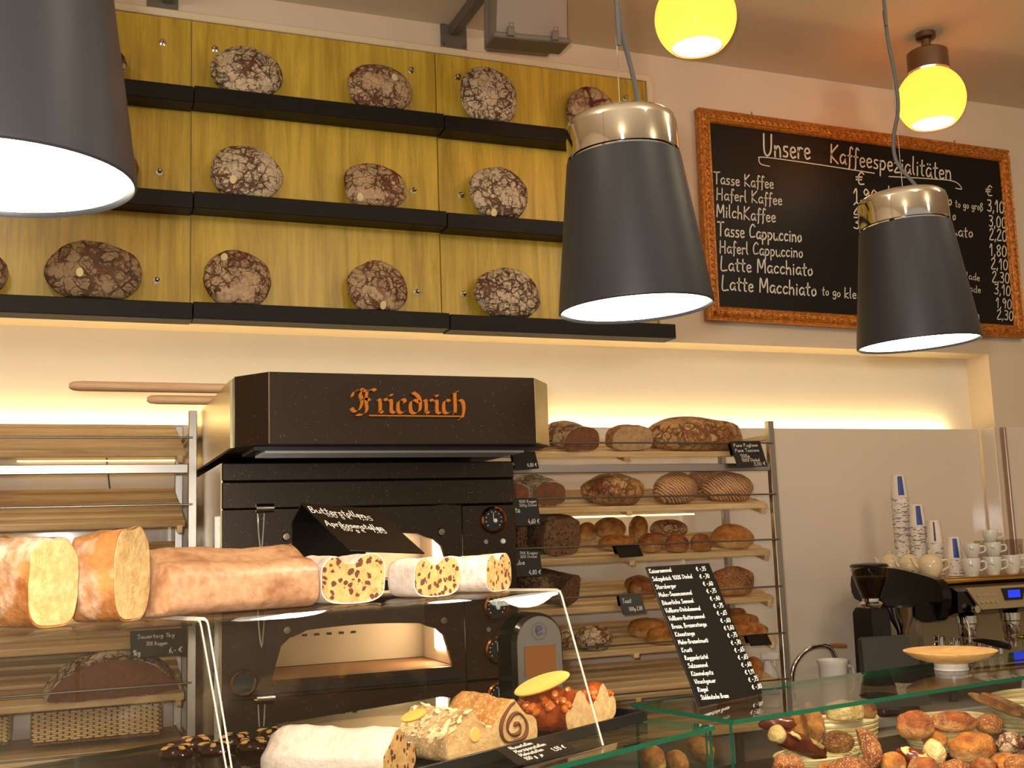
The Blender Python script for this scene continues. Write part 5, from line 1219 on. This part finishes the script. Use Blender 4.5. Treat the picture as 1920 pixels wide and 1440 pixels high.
rollat(1822, 1402, 2.66, .12, .085, .07, 'c_gold', 'big golden roll on top of the heaped basket', 0, seed=13)
rollat(1752, 1412, 2.60, .065, .05, .06, 'c_pale', 'pale split roll in the heaped basket', 60, seed=14)
o = rollat(1708, 1424, 2.56, .09, .045, .045, 'c_lye', 'dark lye roll with a pale split beside the heaped basket', -60, 0, 20, 'pretzel_stick', 15); split_on(o, .09, .045, .045)
rollat(1894, 1394, 2.76, .07, .06, .055, 'c_half', 'dusted dark roll next to the big golden roll', 0, seed=16)
rollat(1886, 1432, 2.62, .085, .06, .05, 'c_gold', 'golden roll below the dusted dark roll', 20, seed=17)
rollat(1790, 1444, 2.54, .085, .06, .045, 'c_seed', 'seeded roll in front of the big golden roll', 10, seed=18)
for k, (x, y, lb) in enumerate([(1864, 1312, 'bread stick at the rim of its basket'), (1886, 1310, 'bread stick in the middle of its basket'), (1912, 1330, 'bread stick lying deepest in its basket')]): rollat(x, y+8, 2.96, .15, .026, .026, 'c_mid', lb, -62, 0, 20, 'bread_stick', 20+k)
for k, (x, y, D, a, b, c, mt, rz, lb) in enumerate([(1478, 1436, 2.50, .07, .06, .05, 'c_seed', 0, 'seeded roll half under the pretzel stick'), (1556, 1438, 2.54, .06, .05, .045, 'c_gold', 30, 'golden roll between the pretzel stick and the long seeded roll'),
    (1740, 1440, 2.52, .07, .06, .05, 'c_mid', 0, 'brown roll beside the small lye roll'), (1846, 1442, 2.56, .08, .06, .05, 'c_mid', 40, 'brown roll before the big golden roll'), (1855, 1368, 2.78, .07, .06, .05, 'c_seed', 0, 'seeded roll behind the big golden roll'), (1760, 1384, 2.70, .075, .065, .055, 'c_gold', 0, 'golden roll in the middle of the heaped basket'), (1912, 1436, 2.60, .07, .06, .05, 'c_seed', 0, 'seeded roll beside the golden roll below the bread sticks')]):
    rollat(x, y, D, a, b, c, mt, lb, rz, seed=50+k)
# rolls and loaves inside the left case, seen through its top
for k, (px, py, D, lb) in enumerate([(1215, 1422, 2.5, 'long golden loaf inside the stollen counter near its end pane'), (1262, 1425, 2.5, 'golden loaf in the middle of three inside the stollen counter'), (1306, 1408, 2.55, 'golden loaf against the end pane inside the stollen counter')]): rollat(px, py, D, .16, .054, .054, 'c_gold', lb, 70, 0, 0, 'long_roll', 30+k)
for k, px in enumerate((115, 190, 245, 298)): 
    q = atd(px, 1428, 2.30); o = blob(.029, .028, .024, 24, 14, 2., .05, 3, 40+k, .6).build('bread_roll', 'c_mid', loc=(q.x, q.y, 1.0605), smooth=180); tag(o, 'round brown roll inside the glass counter under the acrylic guards', 'bread roll', 'round rolls under the counter glass')
# ================================================================ back counter with the coffee things
ZB = .90
bc = thing('back_counter', 'low back counter along the splashback carrying the coffee machine', 'counter', (4.75, 3.845, 0))
m = MB(); m.box((0, .01, (ZB-.04)/2), (4.2, .60, ZB-.04), .004); m.build('cabinet_body', 'cabinet', bc)
m = MB(); m.box((0, 0, ZB-.021), (4.22, .64, .040), .006); m.build('worktop', 'worktop', bc)
# ---- espresso machine
mx0 = at(1766, 1100, 3.60).x; MXW = .95; top = at(1766, 1086, 3.60).z
em = thing('espresso_machine', 'black and champagne espresso machine with a blue display', 'coffee machine', (mx0+MXW/2, 3.60, ZB))
hT = top-ZB; xl = -MXW/2
def mb1(): return MB()
m = mb1(); m.box((0, .20, .085), (MXW-.06, .38, .05), .008); m.build('drip_tray', 'steel', em)
m = mb1(); m.box((0, .345, hT/2+.03), (MXW-.07, .10, hT-.10), .006); m.build('back_panel', 'machinepanel', em)
m = mb1(); m.box((0, .28, hT-.012), (MXW-.01, .52, .024), .008); m.build('cup_tray', 'brass', em)
# side wings: black swooping profile
for sx in (-1, 1):
    prof = [(.0, hT-.16), (-.03, hT-.13), (-.05, hT-.06), (-.02, hT-.005), (.06, hT+.018), (.26, hT+.045), (.48, hT+.03), (.49, hT-.09), (.30, hT-.11), (.16, hT-.14), (.08, hT-.17)]
    prof = [(q.x, q.y) for q in smooth_path([(a, b, 0) for a, b in prof], 4, True)]
    m = mb1(); xw = sx*(MXW/2+.022); m.loft([[(xw-.022, y, z) for y, z in prof], [(xw+.022, y, z) for y, z in prof]]); m.build('side_wing', 'glossblack', em, smooth=50)
    m = mb1(); m.loft([[(xw-.014, y, z) for y, z in ((.12, .02), (.20, .02), (.18, hT-.12), (.13, hT-.12))], [(xw+.014, y, z) for y, z in ((.12, .02), (.20, .02), (.18, hT-.12), (.13, hT-.12))]]); m.build('side_leg', 'steel', em)
for x in (xl+.08, -xl-.08):
    for y in (.08, .34): m = mb1(); m.cyl((x, y, .001), (x, y, .065), .018, 12); m.build('foot', 'black', em)
# front head: black cowl, champagne control panel, display
pf = [(.02, hT-.15), (-.045, hT-.13), (-.05, hT-.05), (.0, hT-.028), (.10, hT-.028), (.10, hT-.15)]
m = mb1(); m.loft([[(xl+.03, y, z) for y, z in pf], [(-xl-.03, y, z) for y, z in pf]]); m.build('cowl', 'glossblack', em, smooth=30)
X = TR((xl+.195, -.053, hT-.082), 0, 0); m = mb1(); m.loft([[(-.13, 0, .045), (.19, 0, .045), (.17, 0, -.045), (-.06, 0, -.045)], [(-.13, -.012, .042), (.19, -.012, .042), (.17, -.012, -.042), (-.06, -.012, -.042)]], X=X); cp = m.build('control_panel', 'machinepanel', em, smooth=0)
m = mb1(); m.loft([[(.045, -.013, .036), (.165, -.013, .036), (.15, -.013, -.012), (.06, -.013, -.012)], [(.045, -.018, .036), (.165, -.018, .036), (.15, -.018, -.012), (.06, -.018, -.012)]], X=X); m.build('display_bezel', 'black', cp, smooth=0)
m = mb1(); m.box((.105, -.019, .013), (.062, .003, .030), 0, X); m.build('display', 'lcd', cp, smooth=0)
for k in range(8):
    m = mb1(); m.lathe([(0, .005), (.006, .004), (.0075, 0)], 10, X @ TR((-.075+(k % 4)*.026+(k//4)*.014, -.012, .014-(k//4)*.028), 0, R_(90))); m.build('button', 'chrome', cp)
# groups and portafilters
for k, gx in enumerate((xl+.13, xl+.36, xl+.64)):
    g = mb1(); X = TR((gx, .02, 0)); g.lathe([(0, hT-.235), (.030, hT-.235), (.034, hT-.225), (.034, hT-.185), (.040, hT-.18), (.040, hT-.15), (0, hT-.15)], 20, X); gp = g.build('group_head', 'chrome', em)
    m = mb1(); m.lathe([(0, hT-.265), (.026, hT-.265), (.030, hT-.255), (.030, hT-.236), (0, hT-.236)], 18, X); m.cyl((gx-.012, .02, hT-.29), (gx-.012, .02, hT-.262), .007, 8); m.cyl((gx+.012, .02, hT-.29), (gx+.012, .02, hT-.262), .007, 8); pfm = m.build('portafilter', 'chrome', gp)
    m = mb1(); m.tube([(gx, -.005, hT-.246), (gx+.01, -.05, hT-.248), (gx+.025, -.10, hT-.256), (gx+.04, -.155, hT-.265)], [.007, .010, .014, .012], 10); m.build('grip', 'black', gp)
for sx, bx in ((1, xl+.075), (1, xl+.53)):
    m = mb1(); m.tube(smooth_path([(bx, -.02, hT-.14), (bx, -.045, hT-.18), (bx-.005, -.05, hT-.27), (bx-.012, -.04, hT-.33)], 4), .005, 8); m.lathe([(0, .0), (.014, .0), (.018, .012), (.014, .024), (0, .024)], 14, TR((bx+.02, -.058, hT-.12), 0, R_(90))); m.build('steam_wand', 'chrome', em)
# ---- cups on the machine
ZCUP = top+.001
def cup_stack(px, y_top, Y, ncup, dia_px, label, thin=False):
    b = at(px, 1060, Y); D = (b-CAM).dot(AF); r = dia_px*D/FPX/2; ztop = at(px, y_top, Y).z; h = 42*D/FPX; step = (ztop-ZCUP-h)/max(1, ncup-1)
    for k in range(ncup):
        last = k == ncup-1; nm = 'paper_cup'
        o = thing(nm, label.replace('with dark print', 'topping').replace(' in the', ' the') if last else label+', below its top', 'paper cup', (b.x, b.y, ZCUP+k*step), (0, 0, R_(k*47 % 360) if not last else 0), 'paper cups stacked on the espresso machine')
        key = ('cup', round(r, 4), last)
        if key not in CUPS:
            m = MB(); rt = r*.76; m.lathe([(r*.999, .002), (r*1.012, .0012), (r*1.0, .005), (rt, h-.004), (rt*.96, h), (0, h-.0005)], 26); w_ = m.build('cup_wall', 'paper', o); CUPS[key] = w_.data
            # print: blue panel / dark dashes
            m = MB(); 
            def patch(a0, a1, t0, t1):
                n = 5; vs = []; 
                for j in range(n+1):
                    a = a0+(a1-a0)*j/n
                    for t in (t0, t1): rr_ = (r*1.0+(rt-r)*t)*1.002+.0001; vs.append((rr_*math.cos(a), rr_*math.sin(a), .007+(h-.011)*t))
                m.add(vs, [(2*j, 2*j+2, 2*j+3, 2*j+1) for j in range(n)])
            front = math.atan2(-b.y, -b.x)
            if last: patch(front-.1, front+(.16 if thin else .62), .02, .98)
            else:
                rnd = random.Random(int(r*1e5)); 
                for q in range(30): a = rnd.uniform(0, 6.28); patch(a, a+rnd.choice((.12, .3, .5)), .02+.055*(q % 4), .05+.055*(q % 4))
            w2_ = m.build('print', 'paperblue' if last and not thin else 'darkprint', o, smooth=0); CUPS[key+('p',)] = w2_.data
        else:
            for nm2, kk in (('cup_wall', key), ('print', key+('p',))): q = bpy.data.objects.new(nm2, CUPS[kk]); COL.objects.link(q); q.parent = o
CUPS = {}
cup_stack(1697, 891, 4.06, 14, 32, 'white paper cup with dark print in the tallest stack')
cup_stack(1727, 946, 3.97, 9, 31, 'white paper cup with dark print in the second tallest stack')
cup_stack(1757, 976, 3.88, 8, 29, 'white paper cup with dark print in the third tallest stack', True)
cup_stack(1791, 1007, 3.76, 6, 30, 'white paper cup with dark print in the shortest stack')
def teapot(px, py_t, Y, rpx, label):
    b = at(px, py_t, Y); D = (b-CAM).dot(AF); r = rpx*D/FPX; o = thing('teapot', label, 'teapot', (b.x, b.y, ZCUP), (0, 0, R_(150)), 'teapots on the espresso machine'); s = (b.z-ZCUP)/(r*1.85)
    m = MB(); m.lathe([(0, 0), (r*.55, 0), (r*.6, .003), (r*.92, r*.5*s), (r, r*.9*s), (r*.96, r*1.0*s), (0, r*1.0*s)], 28); m.build('pot_body', 'teapot', o)
    m = MB(); m.lathe([(r*.97, r*1.01*s), (r*.96, r*1.08*s), (r*.78, r*1.45*s), (r*.4, r*1.7*s), (0, r*1.76*s)], 28); ld = m.build('lid', 'teapot', o)
    m = MB(); m.lathe([(r*.08, r*1.70*s), (r*.10, r*1.80*s), (r*.15, r*1.88*s), (r*.08, r*1.96*s), (0, r*1.98*s)], 12); m.build('lid_knob', 'teapot', ld)
    m = MB(); m.tube(smooth_path([(r*.8, 0, r*.7*s), (r*1.15, 0, r*.95*s), (r*1.35, 0, r*1.35*s), (r*1.5, 0, r*1.5*s)], 4), [r*.2]*4+[r*.15]*4+[r*.11]*5, 10); m.build('spout', 'teapot', o)
    m = MB(); m.tube(smooth_path([(-r*.85, 0, r*1.2*s), (-r*1.35, 0, r*1.25*s), (-r*1.45, 0, r*.8*s), (-r*.9, 0, r*.45*s)], 5), r*.09, 8); m.build('pot_handle', 'teapot', o)
teapot(1668, 1036, 4.05, 19, 'smallest round cream teapot at the back edge of the espresso machine')
teapot(1703, 1036, 3.92, 19, 'round cream teapot between two others on the espresso machine')
teapot(1742, 1036, 3.77, 23, 'largest round cream teapot beside the paper cup stacks')
def mug(px, py_b, Y, wpx, hpx, z, label, mt='porcelain', rz=-40, grp='porcelain mugs on the espresso machine'):
    b = at(px, py_b, Y); D = (b-CAM).dot(AF); r = wpx*D/FPX/2; h = hpx*D/FPX; o = thing('mug' if mt == 'porcelain' else 'glass_cup', label, 'mug' if mt == 'porcelain' else 'glass', (b.x, b.y, z), (0, 0, R_(rz)), grp)
    m = MB(); m.lathe([(0, .0), (r*.62, 0), (r*.68, h*.05), (r*.95, h*.45), (r, h*.96), (r*.97, h), (r*.92, h*.96), (r*.86, h*.5), (r*.6, h*.1), (0, h*.08)], 24); m.build('cup_body', mt, o)
    m = MB(); m.tube(smooth_path([(r*.93, 0, h*.78), (r*1.45, 0, h*.78), (r*1.5, 0, h*.45), (r*.85, 0, h*.3)], 5), r*.11, 8); m.build('cup_handle', mt, o)
    if mt == 'porcelain' and hpx > 24:
        m = MB(); f = math.atan2(-b.y, -b.x)-R_(rz)
        for q in range(4):
            a = f-.25+q*.12; rr_ = r*.985; m.add([(rr_*math.cos(a+d_), rr_*math.sin(a+d_), h*(.62-.03*q)+e) for d_, e in ((0, 0), (.10, 0), (.10, .0025), (0, .0025))], [(0, 1, 2, 3)])
        m.build('print', 'darkprint', o, smooth=0)
    return h
for k, (px, Y, w_, lb) in enumerate([(1822, 3.66, 34, 'white mug next to the shortest paper cup stack'), (1862, 3.68, 34, 'second white mug from the shortest paper cup stack'), (1898, 3.70, 34, 'third white mug from the shortest paper cup stack'), (1928, 3.72, 34, 'fourth white mug from the shortest paper cup stack')]):
    h = mug(px, 1075, Y, w_, 34, ZCUP, lb)
    if k < 2: mug(px+1, 1040, Y, 30, 26, ZCUP+h+.001, ['small white cup stacked on the mug beside the paper cups', 'white cup stacked on the second mug'][k])
    if k == 1: mug(px-4, 1015, Y, 28, 22, ZCUP+h*1.77+.003, 'white cup topmost of the stack on the second mug')
for k, (px, Y, z_) in enumerate([(1842, 3.86, 0), (1878, 3.86, 0), (1906, 3.84, 0), (1936, 3.84, 0)]): mug(px, 1040, Y, 26, 60, ZCUP, 'tall clear glass cup standing behind the white mugs', 'glasscup', 20, 'clear glass cups on the espresso machine')
# ---- grinder
gq = at(1640, 1200, 3.715); D = (gq-CAM).dot(AF); sc = D/FPX
gd = thing('coffee_grinder', 'black coffee grinder with a clear bean hopper', 'grinder', (gq.x, gq.y, ZB)); gz = lambda y: at(1633, y, 3.70).z-ZB
m = MB(); m.loft([[(x, y, z) for x, y in ((-.06, -.075), (.06, -.075), (.06, .085), (-.06, .085))] for z in (.001, .03)]); m.loft([[(x*k, y*k, z) for x, y in ((-.046, -.05), (.046, -.05), (.046, .07), (-.046, .07))] for z, k in ((.03, 1.1), (.06, 1.), (gz(1150), .96), (gz(1140), .8))]); m.build('grinder_body', 'black', gd)
m = MB(); m.lathe([(.045, gz(1140)), (.05, gz(1136)), (.05, gz(1132)), (.038, gz(1128)), (.036, gz(1122))], 24); m.build('collar', 'chrome', gd)
r0 = 34*sc; m = MB(); m.lathe([(.034, gz(1124)), (.04, gz(1118)), (r0*.78, gz(1096)), (r0*.95, gz(1076)), (r0, gz(1064)), (r0*.97, gz(1064)), (r0*.92, gz(1076)), (r0*.75, gz(1096)), (.036, gz(1119))], 32); m.build('hopper', 'hopper', gd)
m = MB(); m.lathe([(0, gz(1122)), (.034, gz(1120)), (r0*.72, gz(1097)), (r0*.88, gz(1082)), (r0*.5, gz(1080)), (0, gz(1079))], 28); m.build('coffee_beans', 'beans', gd)
m = MB(); m.lathe([(0, gz(1063)), (r0*1.02, gz(1063)), (r0*1.05, gz(1061)), (r0*.95, gz(1057.5)), (r0*.3, gz(1055.5)), (0, gz(1055))], 32); m.build('hopper_lid', 'black', gd)
m = MB(); dx = .10; m.lathe([(0, gz(1210)), (.020, gz(1210)), (.024, gz(1185)), (.052, gz(1160)), (.058, gz(1142)), (.060, gz(1140)), (.055, gz(1140)), (0, gz(1141))], 24, TR((dx, -.045, 0))); m.build('dosing_funnel', 'chrome', gd)
m = MB(); m.lathe([(0, gz(1140)), (.062, gz(1140)), (.062, gz(1136)), (0, gz(1135))], 24, TR((dx, -.045, 0))); m.box((.05, -.01, gz(1145)), (.07, .05, .02), .004); m.build('funnel_lid', 'black', gd)
# ---- milk jugs on the drip tray
def jug(px, py, Y, wpx, hpx, label):
    b = at(px, py, Y); D = (b-CAM).dot(AF); r = wpx*D/FPX/2; h = hpx*D/FPX; zb = ZB+.112; o = thing('milk_jug', label, 'jug', (b.x, b.y, zb), (0, 0, R_(200)), 'chrome jugs at the espresso machine')
    m = MB(); m.lathe([(0, 0), (r, 0), (r*1.02, h*.06), (r*.98, h*.5), (r*.78, h*.8), (r*.82, h), (r*.78, h), (r*.74, h*.8), (r*.9, h*.5), (r*.9, h*.04), (0, h*.03)], 24); m.build('jug_body', 'chrome', o)
    m = MB(); m.tube(smooth_path([(r*.8, 0, h*.88), (r*1.5, 0, h*.8), (r*1.45, 0, h*.35), (r*.98, 0, h*.3)], 5), r*.1, 8); m.build('jug_handle', 'chrome', o)
jug(1762, 1212, 3.64, 26, 72, 'tall narrow chrome jug nearest the grinder'); jug(1790, 1212, 3.63, 28, 66, 'wide chrome milk jug beside the tall narrow one')
for k, (px, lb) in enumerate([(1817, 'small chrome jug next to the wide milk jug'), (1835, 'second small chrome jug from the wide milk jug'), (1854, 'third small chrome jug from the wide milk jug'), (1873, 'fourth small chrome jug from the wide milk jug')]): jug(px, 1212, 3.64+.03*(k % 2), 16, 50, lb)
# ---- till screen
a = at(1612, 1262, 3.45); q = at(1668, 1240, 3.562); ts_ = thing('till_screen', 'dark grey till screen seen from behind on the back counter', 'screen', (q.x, 3.562, ZB+.001), (0, 0, R_(-8)))
zt = at(1660, 1196, 3.55).z-ZB; m = MB(); m.loft([[(-.135, -.05, .03), (.135, -.05, .03), (.13, .0, .03), (-.13, .0, .03)], [(-.095, .03, zt-.01), (.11, .03, zt-.01), (.11, .06, zt-.01), (-.095, .06, zt-.01)], [(-.085, .038, zt), (.10, .038, zt), (.10, .055, zt), (-.085, .055, zt)]]); m.build('casing', plain('dark grey casing', '#34322e', .55), ts_, smooth=25)
m = MB(); m.box((0, .0, .016), (.16, .12, .030), .006); m.build('stand', 'black', ts_)
# ---- tap, pot, spray bottle, sink edge
tq = at(1484, 1282, 3.95); D = (tq-CAM).dot(AF); tp = thing('sink_tap', 'arched chrome tap with a wooden lever at the back counter', 'tap', (tq.x, tq.y, ZB))
P = [at(x, y, 3.95)-Vector((tq.x, tq.y, ZB)) for x, y in ((1484, 1290), (1485, 1262), (1494, 1238), (1512, 1219), (1535, 1211), (1552, 1213), (1562, 1224), (1567, 1240))]
m = MB(); m.tube([(0, 0, 0)]+smooth_path(P, 4), .0105, 12); m.build('spout', 'chrome', tp); m = MB(); m.lathe([(0, 0), (.03, 0), (.03, .008), (.018, .02), (.016, .05), (0, .05)], 20); m.build('tap_base', 'chrome', tp)
A = P[-3]; m = MB(); m.tube([A+Vector((.01, 0, .004)), A+Vector((.05, -.005, .003)), A+Vector((.085, -.01, .0))], [.007, .010, .008], 10); m.build('lever', 'handle', tp)
q = at(1563, 1270, 3.72); po = thing('white_pot', 'white plastic pot under the tap', 'pot', (q.x, q.y, ZB+.001)); hp = at(1563, 1237, 3.72).z-ZB; m = MB(); m.lathe([(0, 0), (.045, 0), (.050, .01), (.056, hp*.9), (.060, hp*.93), (.060, hp), (.056, hp), (.05, hp*.9), (.045, .02), (0, .015)], 28); m.build('pot_wall', 'sheet', po)
m = MB(); m.tube(smooth_path([(.055, 0, hp*.85), (.095, 0, hp*.8), (.09, 0, hp*.4), (.052, 0, hp*.3)], 5), .006, 8); m.build('pot_handle', 'sheet', po)
q = at(1449, 1290, 3.98); sp_ = thing('spray_bottle', 'clear spray bottle with a blue label behind the rack post', 'bottle', (q.x-.02, q.y, ZB+.001), (0, 0, R_(-30))); hs = at(1449, 1222, 3.98).z-ZB
m = MB(); m.lathe([(0, 0), (.036, 0), (.038, .01), (.038, hs*.55), (.03, hs*.68), (.014, hs*.78), (.014, hs*.84), (0, hs*.84)], 24, None, 1.1, .75); m.build('bottle_body', plain('milky plastic', '#c9c3ba', .25), sp_)
m = MB(); m.lathe([(.0395, hs*.22), (.0395, hs*.52)], 24, None, 1.1, .75); m.build('bottle_label', 'label', sp_); m = MB(); m.box((.012, 0, hs*.92), (.075, .022, .03), .005); m.box((.03, 0, hs*.84), (.008, .014, .05), .002); m.build('spray_head', 'sheet', sp_)
# ---- yellow flower at the machine
q = at(1916, 1196, 3.50); fl_ = thing('flower_vase', 'small vase with a yellow flower in front of the espresso machine', 'vase', (q.x, q.y, ZB+.001)); hf = q.z-ZB
m = MB(); m.lathe([(0, 0), (.022, 0), (.026, .03), (.014, .09), (.016, .10), (.012, .10), (0, .02)], 18); m.build('vase', 'porcelain', fl_); m = MB(); m.tube([(0, 0, .02), (.004, 0, hf*.6), (0, 0, hf)], .002, 6); m.build('stem', plain('green stem', '#4d6a22', .6), fl_)
m = MB()
for k in range(7): a = R_(k*51); m.lathe([(0, 0), (.010, .002), (0, .004)], 8, TR((.010*math.cos(a), .010*math.sin(a), hf), a, 0, R_(-20)), 1.2, .7)
m.build('petals', 'yellow', fl_)
